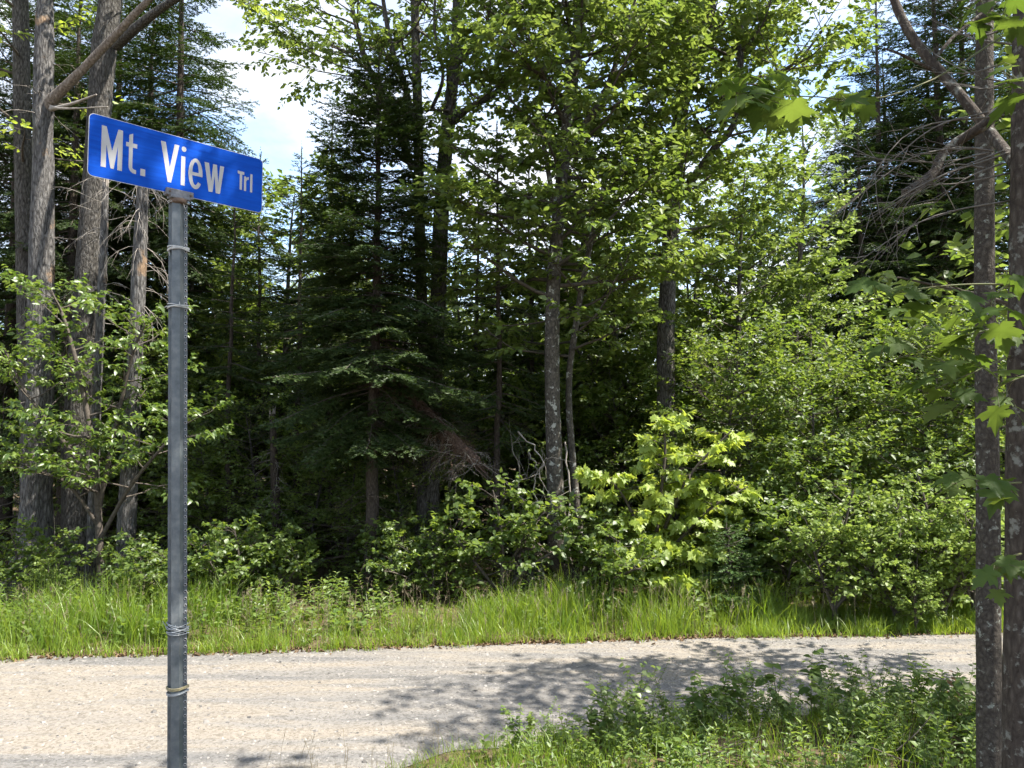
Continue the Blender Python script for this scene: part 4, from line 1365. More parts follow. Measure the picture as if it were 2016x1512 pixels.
for px, py, src, sc, rt, lab in [(470, 1190, sh3, .72, 1.0, 'low dark shrub behind the grass, right of the sign post'),
                            (540, 1180, sh3, .62, 2.6, 'low shrub in front of the snapped trunk'),
                            (400, 1195, sh3, .60, 4.0, 'low leafy shrub directly right of the sign post'),
                            (290, 1190, sh3, .62, 5.5, 'low shrub directly left of the sign post, behind the grass'),
                            (40, 1185, sh3, .70, .7, 'low shrub at the foot of the barkless snag'),
                            (110, 1200, sh2, .48, 3.0, 'small bright weed shrub in the tall grass at the left'),
                            (770, 1165, sh3, .70, 2.1, 'small shaded shrub right of the dark spruce trunk'),
                            (860, 1175, sh3, .60, 3.9, 'small shrub between the spruce and the spreading shrub'),
                            (1200, 1180, sh3, .78, 5.1, 'shaded shrub between the stump and the bright sapling'),
                            (1345, 1178, sh3, .50, .2, 'little shrub under the bright sapling, left of the small fir')]:
    put_copy(src, px, py + 14, sc, rt, lab, G_LOW)

# ================================================================== FALLEN FIR, STUMP, LOGS
def fallen_fir():
    base = at(935, 905, 9.3)
    root = thing('fallen_fir', 'broken reddish-brown dead fir top hanging in a tangle of pale twigs', 'fallen tree', base)
    p = px_path([(775, 740, 9.9), (815, 790, 9.7), (870, 850, 9.5), (940, 912, 9.25)], 14, False)
    mb = MB(); mb.tube(p, rad_px([16, 26, 32, 22], 9.5, 14), 12, 0, rough=.16)
    for k in range(9):
        a = rng.uniform(0, 6.28)
        q = p[-1] + rng.normal(0, .03, 3)
        mb.tube(np.array([q, q + np.array([.10, -.05, -.08]) * rng.uniform(.6, 1.8) + rng.normal(0, .03, 3)]), [.018, .002], 4, 0)
    M['bark_red'] = bark_mat('peeling_red_brown_bark', [(.25, (.03, .019, .014)), (.5, (.10, .066, .048)), (.75, (.20, .15, .12))], scale=(16, 16, 16), bump=1, dist=.02)
    shifted(mb, base).build('trunk', M['bark_red'], root)
    dead_twigs(base, root, M['twig_dead'], p, 46, .3, 1, (.25, .8), -.7, .0032, sub=7)
    dead_twigs(base, root, M['twig'], p, 50, .1, 1, (.25, .7), -.7, .0035, sub=6)
    nd = MB()
    A, B = [], []
    for k in range(420):
        q, d = along(p, rng.uniform(0, .8))
        a = rng.uniform(0, 6.28)
        dd = unit(np.array([math.cos(a), math.sin(a) - .3, rng.uniform(-.9, .4)]))
        s = q + dd * rng.uniform(.05, .3)
        A.append(s); B.append(s + dd * rng.uniform(.1, .3) + np.array([0, 0, -.08]))
    needles(nd, A, B, .026, .006, .006)
    nd_o = shifted(nd, base).build('dead_needles', M['needle_dead'], root); nd_o['kind'] = 'stuff'
    # pale crooked sticks
    for pts, w in [([(1010, 1010, 9.2), (1022, 930, 9.15), (1008, 880, 9.1), (1026, 862, 9.1)], [8, 7, 6, 3]), ([(1062, 1000, 9.2), (1052, 940, 9.2), (1068, 920, 9.1), (1076, 900, 9.05)], [8, 7, 6, 4]),
                   ([(1020, 850, 9.3), (1050, 880, 9.1), (1068, 910, 9.0), (1060, 940, 9.0), (1075, 985, 9.0)], [7, 6, 6, 5, 3]), ([(1000, 955, 9.1), (1030, 985, 9.0), (1058, 1030, 8.95)], [6, 6, 4]),
                   ([(880, 930, 9.2), (930, 915, 9.1), (985, 925, 9.0)], [5, 4, 3]), ([(940, 905, 9.2), (915, 930, 9.1), (885, 945, 9.0)], [6, 4, 3]), ([(1040, 890, 9.2), (1058, 925, 9.1), (1030, 945, 9.0)], [7, 6, 3]),
                   ([(1112, 870, 9.3), (1122, 960, 9.25), (1116, 1060, 9.2), (1128, 1160, 9.15)], [8, 9, 10, 12])]:
        mb = MB()
        q = px_path(pts, 14, False)
        q[1:-1] += rng.normal(0, .014, (12, 3))
        mb.tube(q, rad_px(w, 9.1, 14) * .42 * np.linspace(1.1, .5, 14), 6, 0, rough=.14)
        for k in range(6):
            p2, d2 = along(q, rng.uniform(.2, .98))
            mb.tube(grow(p2, unit(d2 + rng.normal(0, .7, 3)), rng.uniform(.1, .4), 4, up=-.2, wob=.3), np.linspace(.004, .0012, 5), 3, 0, cap=False)
        shifted(mb, base).build('stick', M['twig_grey'] if rng.uniform() < .5 else M['twig_dead'], root)
    return root
fallen_fir()


def stump():
    x, y = xy(1035, 9.25)
    base = np.array([x, y, float(gz(x, y))])
    root = thing('tree_stump', 'dark rotten stump with splayed roots at the foot of the mottled maple', 'stump', base)
    p = np.array([[0, 0, -.05], [0, .01, .1], [.01, .02, .28], [.02, .03, .42], [.03, .03, .5]])
    shifted(trunk_mesh(p, [.2, .19, .165, .15, .11], 16, .3, .14), np.zeros(3)).build('trunk', M['bark_spruce'], root)
    for a, l in ((-.6, .45), (-1.3, .5), (-2.2, .4), (.3, .55), (2.6, .45)):
        d = np.array([math.cos(a), math.sin(a), 0])
        mb = MB()
        mb.tube(smooth_path(np.array([d * .08 + [0, 0, .34], d * .2 + [0, 0, .2], d * (l * .7) + [0, 0, .06], d * l + [0, 0, -.06]]), 8), np.linspace(.07, .025, 8), 7, 0, rough=.1)
        mb.build('root', M['bark_dead'] if a < -1 else M['bark_spruce'], root)
stump()
mb = MB()
lp = px_path([(1040, 1075, 9.5), (1110, 1120, 9.2), (1190, 1178, 8.95)], 14, False)
mb.tube(lp, rad_px([30, 34, 30], 9.2, 14), 11, 0, rough=.08)
bs = lp[-1]
o = shifted(mb, bs).build('fallen_log', M['bark_spruce'])
o.location = bs
tag(o, 'dark fallen log slanting down beside the mottled maple', 'log')
mb = MB()
lp = px_path([(1052, 1080, 9.3), (1062, 1120, 9.15), (1075, 1178, 9.0)], 12, False)
mb.tube(lp, rad_px([14, 18, 24], 9.1, 12), 9, 0, rough=.08)
bs = lp[-1]
o = shifted(mb, bs).build('dead_sapling', M['bark_mottled'])
o.location = bs
tag(o, 'short pale leaning dead sapling in front of the stump', 'dead sapling')

# ================================================================== GRASS AND WEEDS
def blades(mb, P, H, W, lean, rnd, mat=0, segs=3):
    n = len(P)
    a = rng.uniform(0, 6.28, n)
    fa = rng.uniform(0, 6.28, n)
    d = np.stack([np.cos(a), np.sin(a), np.zeros(n)], 1)
    s = np.stack([np.cos(fa), np.sin(fa), np.zeros(n)], 1)
    rows = []
    for k in range(segs + 1):
        t = k / segs
        c = P + d * (lean * H * t ** 2)[:, None] + np.array([0, 0, 1.])[None] * (H * (t - .25 * lean * t * t))[:, None]
        w = W * (1 - t) ** .7
        if k < segs:
            rows += [c - s * w[:, None] * .5, c + s * w[:, None] * .5]
        else:
            rows += [c]
    V = np.stack(rows, 1)
    m = V.shape[1]
    off = (np.arange(n) * m)[:, None, None]
    q = np.array([(2 * k, 2 * k + 1, 2 * k + 3, 2 * k + 2) for k in range(segs - 1)])
    t_ = np.array([(2 * segs - 2, 2 * segs - 1, 2 * segs)])
    i0 = mb.n
    mb.add(V.reshape(-1, 3), (q[None] + off).reshape(-1, 4), mat, np.repeat(rnd, m))
    mb.f.append(((t_[None] + off).reshape(-1, 3) + i0, mat, True))


def verge_grass():
    mb = MB()
    n = 22000
    # clumped
    nc = 900
    cx = rng.uniform(-6.3, 6.4, nc)
    u = rng.uniform(0, 1, nc) ** .8
    cy = lerp_tab(cx, FAR) + .05 + u * np.where(cx > 2.9, .7, np.where(cx < -1.2, 1.2, 1.1))
    ch = rng.uniform(.16, .54, nc) * (.55 + .45 * np.clip((cy - lerp_tab(cx, FAR)) / .35, 0, 1))
    ch = ch * np.where(cx > 2.9, .38, 1) * (1 + .4 * vnoise(cx * 1.1, cy, 51))
    wgt = np.where(cx < -.6, np.clip(.55 + .9 * vnoise(cx * 1.7, cy * 2.2, 52), .04, 1), np.clip(.9 + .5 * vnoise(cx * 1.7, cy * 2.2, 52), .2, 1))
    i = rng.choice(nc, n, p=wgt / wgt.sum())
    P = np.stack([cx[i] + rng.normal(0, .055, n), cy[i] + rng.normal(0, .055, n), np.zeros(n)], 1)
    P[:, 2] = gz(P[:, 0], P[:, 1]) - .01
    H = ch[i] * rng.uniform(.45, 1.2, n)
    cr = rng.uniform(.15, .9, nc)
    blades(mb, P, np.maximum(H, .08), rng.uniform(.004, .011, n), rng.uniform(.02, .95, n) ** 1.3, np.clip(cr[i] + rng.normal(0, .2, n), 0, 1))
    # tufts that creep out over the gravel
    n = 2600
    tx = rng.uniform(-6.2, 6.2, 90)
    i = rng.integers(0, 90, n)
    x = tx[i] + rng.normal(0, .05, n)
    y = lerp_tab(x, FAR) - .10 * rng.uniform(-.6, 1.2, 90)[i] + rng.normal(0, .04, n)
    blades(mb, np.stack([x, y, gz(x, y) - .005], 1), rng.uniform(.05, .28, n), rng.uniform(.004, .009, n), rng.uniform(.1, 1, n), rng.uniform(.2, 1, n))
    # short ground cover right by the bend and along the edge
    n = 15000
    x = rng.uniform(-6.3, 6.6, n)
    y = lerp_tab(x, FAR) + .02 + rng.uniform(0, 1, n) ** 1.3 * 1.4
    keep = (vnoise(x * 3, y * 3, 61) > -.75) | (x > 2)
    x, y = x[keep], y[keep]
    P = np.stack([x, y, gz(x, y) - .005], 1)
    blades(mb, P, rng.uniform(.04, .16, len(x)), rng.uniform(.005, .012, len(x)), rng.uniform(.1, .9, len(x)), rng.uniform(.3, 1, len(x)), segs=2)
    return mb
o = verge_grass().build('verge_grass', M['grass'])
tag(o, 'tall bright grass along the far side of the road', 'grass', kind='stuff')


def straw():
    mb = MB()
    n = 520
    x = rng.uniform(-6.3, 4.0, n)
    y = lerp_tab(x, FAR) + .05 + rng.uniform(0, 1, n) * .9
    for k in range(n):
        p = np.array([x[k], y[k], float(gz(x[k], y[k]))])
        h = rng.uniform(.22, .5)
        pt = grow(p, (rng.normal(0, .2), rng.normal(0, .2), 1), h, 4, wob=.12)
        c = rng.uniform(0, 1)
        mb.tube(pt, np.linspace(.0016, .0009, 5), 3, 0, cap=False, rnd=c)
        for j in range(7):
            q, d = along(pt, rng.uniform(.78, .999))
            mb.tube(np.array([q, q + rng.normal(0, .014, 3) + [0, 0, .02]]), [.0022, .0008], 3, 0, cap=False, rnd=c)
    return mb
o = straw().build('grass_seed_heads', M['grass_dry'])
tag(o, 'pale seed heads and dry straw standing in the verge grass', 'grass stalks', kind='stuff')


def low_plants(mb, P, hgt, leaf_n, size, tmpl, mat=0, stem_mat=1, spread=1.0):
    """upright stems with leaves all the way up"""
    A, Dv, Nv, S, rn = [], [], [], [], []
    for p, h in zip(P, hgt):
        d = np.array([rng.normal(0, .16), rng.normal(0, .16), 1])
        pt = grow(p, d, h, 4, wob=.12)
        mb.tube(pt, np.linspace(.0028, .0012, 5), 3, stem_mat, cap=False)
        r0 = rng.uniform(.15, .85)
        a = rng.uniform(0, 6.28)
        k = max(4, int(leaf_n * h))
        for j in range(k):
            t = .12 + .88 * (j + .5) / k
            q, dd = along(pt, min(t, .999))
            a += 2.4
            A.append(q)
            Dv.append((math.cos(a) * spread, math.sin(a) * spread, rng.uniform(-.15, .6) + .5 * t))
            Nv.append((rng.normal(0, .3) - math.cos(a) * .3, rng.normal(0, .3) - math.sin(a) * .3, 1))
            S.append(size * rng.uniform(.6, 1.25) * (1.05 - .45 * t))
            rn.append(min(1, max(0, r0 + rng.normal(0, .15))))
    place(mb, tmpl, np.array(A), np.array(Dv), np.array(Nv), np.array(S), np.array(rn), mat)


def far_weeds():
    mb = MB()
    n = 560
    x = np.where(rng.uniform(0, 1, n) < .72, rng.uniform(-6.3, -1.2, n), rng.uniform(-1.5, 6.2, n))
    y = lerp_tab(x, FAR) + .25 + rng.uniform(0, 1, n) ** .8 * 1.6
    P = np.stack([x, y, gz(x, y) - .01], 1)
    hh = rng.uniform(.1, .44, n)
    low_plants(mb, P[:200], hh[:200], 34, .085, OV)
    low_plants(mb, P[200:380], hh[200:380], 50, .10, LANCE)
    low_plants(mb, P[380:], hh[380:] * .7, 36, .11, ROUND)
    return mb
o = far_weeds().build('verge_weeds', [M['weed'], M['stem']])
tag(o, 'leafy weeds mixed into the grass beneath the trees', 'weeds', kind='stuff')


def forest_cover():
    mb = MB()
    n = 1500
    x = rng.uniform(-8.5, 8.5, n)
    y = 8.6 + rng.uniform(0, 1, n) * 6
    P = np.stack([x, y, gz(x, y) - .01], 1)
    low_plants(mb, P, rng.uniform(.1, .4, n), 40, .10, OVL)
    return mb
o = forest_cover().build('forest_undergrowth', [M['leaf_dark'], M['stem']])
tag(o, 'low green undergrowth on the shaded forest floor', 'undergrowth', kind='stuff')


def leaf_litter():
    mb = MB()
    n = 5200
    x = rng.uniform(-6.5, 6.5, n)
    f = lerp_tab(x, FAR)
    far = rng.uniform(0, 1, n) < .6
    y = np.where(far, f + rng.normal(.06, .09, n), lerp_tab(x, NEAR) - .15 - rng.uniform(0, 1, n) ** 1.3 * 1.9)
    keep = far | (x > -.7)
    x, y, far = x[keep], y[keep], far[keep]
    z = np.maximum(gz(x, y), np.where(far & (y < lerp_tab(x, FAR)), road_z(x, y), -1)) + .008
    n = len(x)
    th = rng.uniform(0, 6.28, n)
    D = np.stack([np.cos(th), np.sin(th), rng.normal(0, .25, n)], 1)
    N = np.stack([rng.normal(0, .3, n), rng.normal(0, .3, n), np.ones(n)], 1)
    place(mb, ovate_lo(w=.3, fold=.25, droop=.3), np.stack([x, y, z], 1), D, N, rng.uniform(.02, .06, n), rng.uniform(0, 1, n))
    return mb
o = leaf_litter().build('leaf_litter', M['litter'])
tag(o, 'dry brown dead leaves lying along the edges of the road', 'leaf litter', kind='stuff')


# ================================================================== NEAR SIDE: plants at lower right
def near_plants():
    mb = MB()
    n = 9500
    x = np.where(rng.uniform(0, 1, n) < .3, rng.uniform(-1.0, .6, n), rng.uniform(-.9, 4.6, n))
    u = rng.uniform(0, 1, n) ** .9
    y = lerp_tab(x, NEAR) - .05 - u * 1.7
    dens = vnoise(x * 2.2, y * 2.2, 71)
    keep = ((dens > -.45) | (x < .3)) & ((x > -.85) | (rng.uniform(0, 1, n) < .3))
    x, y = x[keep], y[keep]
    P = np.stack([x, y, gz(x, y) - .01], 1)
    sc = .5 + .5 * np.clip((x + .8) / 1.6, 0, 1)
    blades(mb, P, rng.uniform(.06, .26, len(x)) * sc, rng.uniform(.0035, .007, len(x)), rng.uniform(.1, .8, len(x)), rng.uniform(0, .9, len(x)))
    return mb
o = near_plants().build('roadside_grass', M['grass'])
tag(o, 'short grass and herbs on the near bank at the lower right', 'grass', kind='stuff')


def near_herbs():
    mb = MB()
    n = 900
    x = rng.uniform(-.75, 4.0, n)
    y = lerp_tab(x, NEAR) - .1 - rng.uniform(0, 1, n) ** .8 * 1.5
    P = np.stack([x, y, gz(x, y) - .01], 1)
    kp = vnoise(x * 2.4, y * 3.1, 77) > -.25
    P, x, n = P[kp], x[kp], int(kp.sum())
    h = rng.uniform(.05, .22, n) + .16 * np.clip((x - .2) / 1.5, 0, 1) * rng.uniform(0, 1, n)
    c1, c2 = int(n * .45), int(n * .75)
    low_plants(mb, P[:c1], h[:c1], 55, .050, OVL)
    low_plants(mb, P[c1:c2], h[c1:c2] * 1.2, 80, .065, LANCE)
    low_plants(mb, P[c2:], h[c2:] * .6, 60, .085, ROUND)
    return mb
o = near_herbs().build('roadside_herbs', [M['weed'], M['stem']])
tag(o, 'mixed low leafy herbs covering the near bank', 'herbs', kind='stuff')


def shoot_variant(h, n_br, leaf, size, tmpl, label, dens=34):
    root = thing('leafy_shoot', label, 'plant', (0, 0, 0), 'leafy shoots on the near bank')
    mb = MB()
    pt = grow((0, 0, -.01), (rng.normal(0, .1), rng.normal(0, .1), 1), h, 7, wob=.16)
    mb.tube(pt, np.linspace(.0042, .0014, 8), 5, 0)
    tips = [pt]
    for k in range(n_br):
        p, d = along(pt, rng.uniform(.2, .8))
        a = rng.uniform(0, 6.28)
        q = grow(p, (math.cos(a), math.sin(a), .9), h * rng.uniform(.25, .5), 4, up=.3, wob=.2)
        mb.tube(q, np.linspace(.0026, .001, 5), 4, 0, cap=False)
        tips.append(q)
    mb.build('stem', M['stem'], root)
    lf = MB()
    A, Dv, Nv, S, rn = [], [], [], [], []
    for q in tips:
        ln = np.linalg.norm(np.diff(q, axis=0), axis=1).sum()
        k = max(4, int(dens * ln))
        a = rng.uniform(0, 6.28)
        for j in range(k):
            t = .18 + .82 * (j + .5) / k
            p, d = along(q, min(t, .999))
            a += 2.4 + rng.normal(0, .3)
            A.append(p); Dv.append((math.cos(a), math.sin(a), rng.uniform(-.45, .5)))
            Nv.append((rng.normal(0, .35), rng.normal(0, .35), 1)); S.append(size * rng.uniform(.65, 1.2) * (1.05 - .35 * t)); rn.append(rng.uniform(0, 1))
    if size > .068:
        leaf_parts(root, np.zeros(3), np.array(A), np.array(Dv), np.array(Nv), np.array(S), M[leaf], [tmpl])
    else:
        place(lf, tmpl, np.array(A), np.array(Dv), np.array(Nv), np.array(S), np.array(rn))
        lf.build('leaves', M[leaf], root)
    return root


protos = [shoot_variant(.60, 5, 'weed', .066, ovate(w=.34), 'branching shoot with many oval leaves on the near bank', dens=46), shoot_variant(.52, 4, 'leaf_shrub', .070, ovate(w=.38), 'bushy shoot with rounded yellow-green leaves on the near bank', dens=46), shoot_variant(.48, 2, 'weed', .067, LANCE, 'upright goldenrod-like stem with narrow leaves on the near bank', dens=110), shoot_variant(.64, 6, 'leaf_birch', .060, ovate(w=.40), 'much-branched birch shoot with small round leaves on the near bank', dens=40), shoot_variant(.58, 1, 'leaf_near', .105, ovate(w=.36, droop=.3), 'sparse shoot with large drooping leaves on the near bank', dens=22), shoot_variant(.56, 7, 'leaf_dark', .040, ovate(w=.30), 'fine twiggy shoot with tiny dark leaves on the near bank', dens=60), shoot_variant(.42, 3, 'leaf_red', .055, ovate(w=.32), 'low shoot with bronze-red young leaves on the near bank', dens=40)]
spots = [(1010, 4.75, 0, .95), (1040, 4.7, 1, .8), (980, 4.65, 2, .6), (1090, 4.8, 0, .8), (1120, 4.9, 2, .8), (1150, 4.8, 3, .75), (1180, 4.9, 1, .95), (1215, 4.95, 2, 1.0), (1240, 4.8, 0, .9), (1270, 4.95, 2, 1.1),
         (1300, 4.9, 3, .95), (1335, 5.0, 0, 1.1), (1365, 4.8, 1, 1.0), (1390, 4.9, 2, 1.25), (1420, 5.0, 0, 1.15), (1450, 4.85, 3, 1.0), (1480, 5.0, 2, 1.3), (1510, 4.9, 1, 1.15), (1545, 4.8, 0, 1.2), (1570, 5.0, 3, 1.1),
         (1600, 4.9, 2, 1.2), (1630, 4.7, 1, 1.2), (1660, 4.9, 0, 1.3), (1700, 4.7, 3, 1.25), (1725, 4.9, 3, 1.35), (1750, 4.6, 1, 1.2), (1780, 4.8, 0, 1.45), (1810, 4.7, 3, 1.4), (1840, 4.6, 1, 1.35), (1870, 4.8, 0, 1.4), (1900, 4.7, 2, 1.3), (1960, 4.7, 3, 1.3), (1990, 4.5, 0, 1.2),
         (1060, 4.4, 2, .7), (1140, 4.3, 1, .7), (1230, 4.4, 0, .75), (1310, 4.3, 2, .8), (1400, 4.4, 1, .8), (1490, 4.35, 3, .85), (1560, 4.3, 2, .8), (1640, 4.4, 0, .9), (1720, 4.3, 2, .9), (1800, 4.2, 1, .9), (1880, 4.3, 3, 1.0), (880, 4.6, 2, .5), (830, 4.5, 1, .4)]
for k in range(44):
    px = rng.uniform(1150, 2010)
    spots.append((px, rng.uniform(4.5, 5.0 + .75 * np.clip((px - 1150) / 700, 0, 1)), int(rng.integers(0, 6)), rng.uniform(.7, 1.15)))
used = set()
for i_s, (px, D, k, sc) in enumerate(spots):
    if i_s % 5 == 2: k = 4
    elif i_s % 7 == 3: k = 5
    elif i_s in (12, 29): k = 6
    sc *= rng.uniform(.62, 1.02)
    x, y = xy(px + rng.normal(0, 12), D + rng.normal(0, .12))
    sc *= .88
    loc = (x, y, float(gz(x, y)))
    if k not in used:
        used.add(k)
        o = protos[k]
        o.location = loc
        o.scale = (sc, sc, sc)
        o.rotation_euler = (0, 0, rng.uniform(0, 6.28))
    else:
        o = copy_thing(protos[k], loc, rng.uniform(0, 6.28), sc)
    o.rotation_euler = (rng.normal(0, .16), rng.normal(0, .16), rng.uniform(0, 6.28))
    o.scale = (sc * rng.uniform(.8, 1.3), sc * rng.uniform(.8, 1.3), sc * rng.uniform(.65, 1.1))


def fallen_sticks():
    for k, (px, D, a, l) in enumerate([(1330, 4.25, .3, .5), (1560, 4.15, 2.6, .6), (1700, 4.3, .1, .45), (1460, 4.1, 1.1, .4), (1820, 4.2, 2.9, .5)]):
        x, y = xy(px, D)
        p = np.array([x, y, float(gz(x, y)) + .015])
        mb = MB()
        pt = grow((0, 0, .01), (math.cos(a), math.sin(a), .12), l, 6, wob=.25)
        mb.tube(pt, np.linspace(.006, .002, 7), 5, 0)
        for j in range(4):
            q, d = along(pt, rng.uniform(.3, .95))
            mb.tube(grow(q, unit(d + rng.normal(0, .5, 3) * [1, 1, .4]), rng.uniform(.06, .18), 3, wob=.2), [.0025, .002, .0015, .001], 3, 0, cap=False)
        o = mb.build('fallen_stick', M['twig'])
        o.location = p
        tag(o, 'thin dead stick lying among the herbs on the near bank', 'stick', 'sticks on the near bank')
fallen_sticks()


def dry_stalks():
    mb = MB()
    P = []
    for k in range(70):
        px = rng.choice([620, 700, 760, 850, 900]) + rng.normal(0, 45)
        D = rng.uniform(4.3, 4.75)
        x, y = xy(px, D)
        P.append((x, y, float(road_z(np.array([x]), np.array([y]))[0]) if y > lerp_tab(x, NEAR) else float(gz(x, y))))
    for p in P:
        h = rng.uniform(.06, .3) * (1 if rng.uniform() < .3 else .6)
        pt = grow(p, (rng.normal(0, .12), rng.normal(0, .12), 1), h, 4, wob=.14)
        mb.tube(pt, np.linspace(.0012, .0006, 5), 3, 0, cap=False, rnd=rng.uniform(0, 1))
        for j in range(6):
            q, d = along(pt, rng.uniform(.55, .99))
            mb.tube(np.array([q, q + rng.normal(0, .010, 3) + [0, 0, .012]]), [.0008, .0005], 3, 0, cap=False)
    return mb
o = dry_stalks().build('dry_grass_stalks', M['grass_dry'])
tag(o, 'sparse thin dry grass stalks at the near edge of the gravel', 'grass stalks', kind='stuff')


# ================================================================== NEAR SIDE: the two trees at the right margin
def near_tree(label, pts, w, bark, prims_fn, limbs=(), size=.09):
    p = px_path(pts, 40)
    r = rad_px(w, pts[0][2], 40)
    base = p[0] + np.array([0, 0, .06])
    root = thing('maple_tree', label, 'tree', base)
    shifted(trunk_mesh(p, r, seg=20, flare=.3, rough=.04), base).build('trunk', M[bark], root)
    for q, wd in limbs:
        lp = px_path(q, 18, False)
        mb = MB(); mb.tube(lp, rad_px(wd, q[0][2], 18), 9, 0, rough=.06)
        shifted(mb, base).build('limb', M[bark], root)
    mb, tw = leafy(prims_fn(p, r), tw_len=(.2, .4), s2=.26, s3=.17)
    twig_leaves(mb, tw, 5, size, MAPLES[1], flat=.8)
    shifted(mb, base).build('crown', [M['leaf_near'], M['twig']], root)
    return root, base


nt1, b1 = near_tree('slim straight near trunk with lichen-spotted bark at the right', [(1951, 1700, 3.0), (1948, 1500, 3.0), (1945, 1000, 3.0), (1938, 500, 3.0), (1938, 0, 3.0), (1936, -500, 3.0), (1938, -1200, 3.0)], [45, 44, 41, 37, 31, 26, 8], 'bark_near',
                    lambda p, r: auto_prims(p, r, 28, .85, .99, .75, .45, (.2, .6)))
nt2, b2 = near_tree('dark near trunk with large pale lichen patches, cut by the right margin', [(2012, 1850, 2.45), (2010, 1500, 2.45), (2012, 1000, 2.45), (2016, 500, 2.45), (2018, 0, 2.45), (2016, -700, 2.45), (2010, -2550, 2.45)], [66, 64, 58, 52, 44, 34, 8], 'bark_lichen',
                    lambda p, r: auto_prims(p, r, 46, .82, .99, 1.5, .45, (.15, .5)),
                    limbs=[([(2016, 350, 2.5), (1985, 305, 2.62), (1950, 262, 2.75), (1905, 205, 2.8), (1850, 140, 2.85), (1800, 80, 2.9), (1762, 5, 2.95), (1735, -90, 3.0)], [22, 22, 24, 22, 22, 21, 20, 15]),
                           ([(2018, 198, 2.45), (1975, 212, 2.5), (1938, 246, 2.55), (1880, 282, 2.6), (1852, 310, 2.6), (1840, 338, 2.6), (1812, 362, 2.58), (1782, 380, 2.55)], [20, 20, 22, 20, 19, 20, 21, 19]),
                           ([(1835, 122, 2.86), (1880, 70, 2.9), (1935, 25, 2.95), (1990, -20, 3.0)], [8, 7, 6, 4]),
                           ([(1850, 145, 2.85), (1780, 110, 2.8), (1740, 95, 2.75)], [9, 6, 3])])

# dead grey twigs sweeping down from the near tree
for k in range(11):
    tw = MB()
    s = (rng.uniform(1930, 2010), rng.uniform(170, 420), 2.5)
    e = (rng.uniform(1630, 1820), s[1] + rng.uniform(-20, 240), rng.uniform(2.2, 2.7))
    m = ((s[0] + e[0]) / 2 + rng.normal(0, 22), (s[1] * .72 + e[1] * .28) + rng.normal(0, 22), 2.45)
    pth = px_path([s, m, e], 12, False)
    tw.tube(pth, np.linspace(.0034, .0007, 12), 4, 0, cap=False)
    for q in range(7):
        p, d = along(pth, rng.uniform(.25, .97))
        dd = unit(d + rng.normal(0, .35, 3))
        tw.tube(grow(p, dd, rng.uniform(.06, .28), 3, up=rng.uniform(-.4, .3), wob=.25), [.0016, .0013, .001, .0006], 3, 0, cap=False)
    shifted(tw, b2).build('dead_branch', M['twig_grey'], nt2)
for k in range(9):
    tw = MB()
    s = (2000, rng.uniform(-60, 200), 2.6)
    e = (rng.uniform(1760, 1900), s[1] + rng.uniform(-120, 40), rng.uniform(2.5, 2.9))
    pth = px_path([s, ((s[0] + e[0]) / 2, (s[1] + e[1]) / 2 + 15, 2.6), e], 9, False)
    tw.tube(pth, np.linspace(.0045, .001, 9), 4, 0, cap=False)
    for q in range(4):
        p, d = along(pth, rng.uniform(.25, .97))
        tw.tube(grow(p, unit(d + rng.normal(0, .4, 3)), rng.uniform(.08, .25), 3, wob=.25), [.0016, .0013, .001, .0006], 3, 0, cap=False)
    shifted(tw, b2).build('dead_branch', M['twig_grey'], nt2)


# maple leaves hanging close to the viewer
def near_leaves(root, base, sprays):
    P, D, N, S = [], [], [], []
    for path, box, n, sz, dep in sprays:
        tw = MB()
        if path:
            q = px_path(path, 12, False)
            tw.tube(q, np.linspace(.0036, .0012, 12), 5, 0, cap=False)
        x0, y0, x1, y1 = box
        for k in range(n):
            c = at(rng.uniform(x0, x1), rng.uniform(y0, y1), dep + rng.normal(0, .10))
            a = rng.uniform(0, 6.28)
            d = np.array([math.cos(a), math.sin(a) * .8, rng.uniform(-.55, .02)])
            P.append(c); D.append(d)
            N.append((rng.normal(0, .28), rng.normal(0, .28) - .30, 1.0))
            S.append(sz * rng.uniform(.55, 1.1))
            if path:
                j = np.argmin(np.linalg.norm(q - c, axis=1))
                tw.tube(np.array([q[j], (q[j] + c) / 2 + [0, 0, .012], c]), [.0011, .0009, .0009], 4, 0, cap=False)
        shifted(tw, base).build('twig', M['stem'], root)
    P, D, N, S = map(np.array, (P, D, N, S))
    leaf_parts(root, base, P, D, N, S, M['leaf_near'], MAPLES)


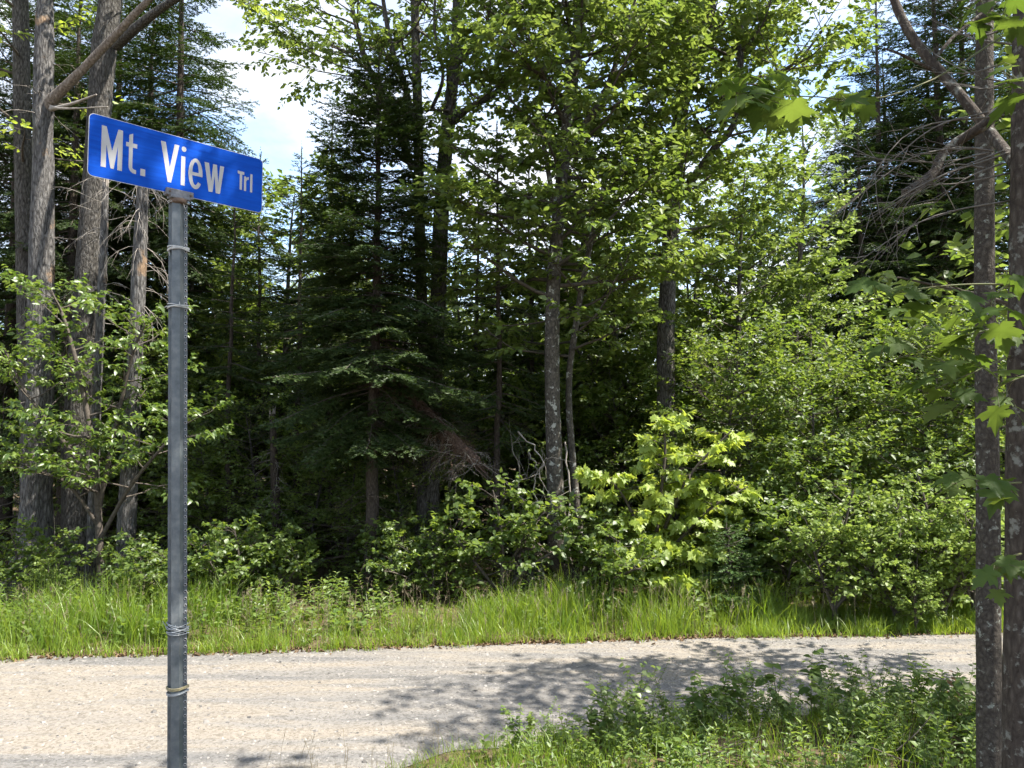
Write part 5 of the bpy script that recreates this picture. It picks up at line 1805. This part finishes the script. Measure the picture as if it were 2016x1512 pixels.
near_leaves(nt2, b2, [
    ([(1990, 60, 2.6), (1850, 150, 2.45), (1720, 195, 2.3), (1600, 190, 2.2), (1450, 185, 2.15)], (1420, 135, 1570, 225), 34, .100, 2.15),
    ([(1720, 195, 2.3), (1690, 190, 2.3), (1650, 200, 2.25)], (1600, 170, 1730, 220), 13, .085, 2.25),
    ([(1995, 560, 2.45), (1900, 560, 2.4), (1800, 570, 2.35), (1700, 595, 2.3)], (1700, 545, 1900, 615), 14, .10, 2.32),
    ([(1995, 640, 2.45), (1900, 660, 2.4), (1810, 690, 2.3), (1730, 720, 2.25)], (1730, 620, 1960, 720), 24, .10, 2.3),
    ([(1990, 700, 2.45), (1900, 740, 2.35), (1820, 775, 2.3)], (1780, 720, 1930, 800), 8, .10, 2.3),
    ([(2005, 560, 2.4), (1970, 570, 2.3), (1950, 600, 2.25)], (1950, 540, 2020, 680), 9, .10, 2.2),
    ([(2010, 950, 2.4), (1930, 955, 2.3), (1850, 950, 2.25)], (1840, 925, 2000, 985), 10, .10, 2.25),
    ([(2010, 1090, 2.4), (1980, 1100, 2.2), (1960, 1120, 2.15)], (1950, 1080, 2030, 1170), 6, .10, 2.15),
    ([(2016, 740, 2.3), (1990, 750, 2.2), (1960, 765, 2.2)], (1950, 730, 2030, 850), 6, .10, 2.15),
    ([(2010, 40, 2.4), (1960, 30, 2.3), (1900, 15, 2.25)], (1875, -10, 2010, 50), 9, .10, 2.25),
    ([(2010, 160, 2.4), (1990, 150, 2.3), (1960, 130, 2.25)], (1950, 90, 2030, 200), 7, .10, 2.2),
])

# the roadside tree just beyond the right margin whose shadow falls across the gravel
x, y = 4.3, 5.1
free_tree('maple_tree', 'roadside maple beyond the right margin whose shade falls on the gravel', x, y, 6.4, .07, 40, (1.75, .9), 'bark_mottled', 'leaf_maple', .10, 7, t0=.36, pitch=(.0, .4), tk=dict(s2=.28, s3=.17))

copy_thing([o for o in bpy.data.objects if o.get('label', '').startswith('roadside maple beyond')][0], (4.0, 1.5, float(gz(4.0, 1.5))), 2.0, 1.0, 'unseen maple added beyond the right margin to shade the near leaves', 'unseen maple added for shade')  # extra unseen maple, added to cast shade on the near leaves

# the thicket goes on round the bend, past the right margin
G_BEND = 'thicket continuing round the bend beyond the right margin'
for src, x, y, sc, rt in [(under, 7.4, 11.2, 1.0, 1.0), (under, 8.8, 11.8, 1.05, 2.5), (under, 8.0, 13.2, 1.1, 4.0), (under, 10.2, 13.0, 1.1, 5.2), (sh2, 6.1, 8.7, 1.1, 1.5), (sh1, 7.0, 9.2, 1.1, 3.5), (sh2, 8.0, 9.6, 1.15, .4), (sh1, 9.2, 10.0, 1.2, 2.2)]:
    copy_thing(src, (x, y, float(gz(x, y))), rt, sc, 'leafy bush of the thicket where the road bends out of sight', G_BEND)
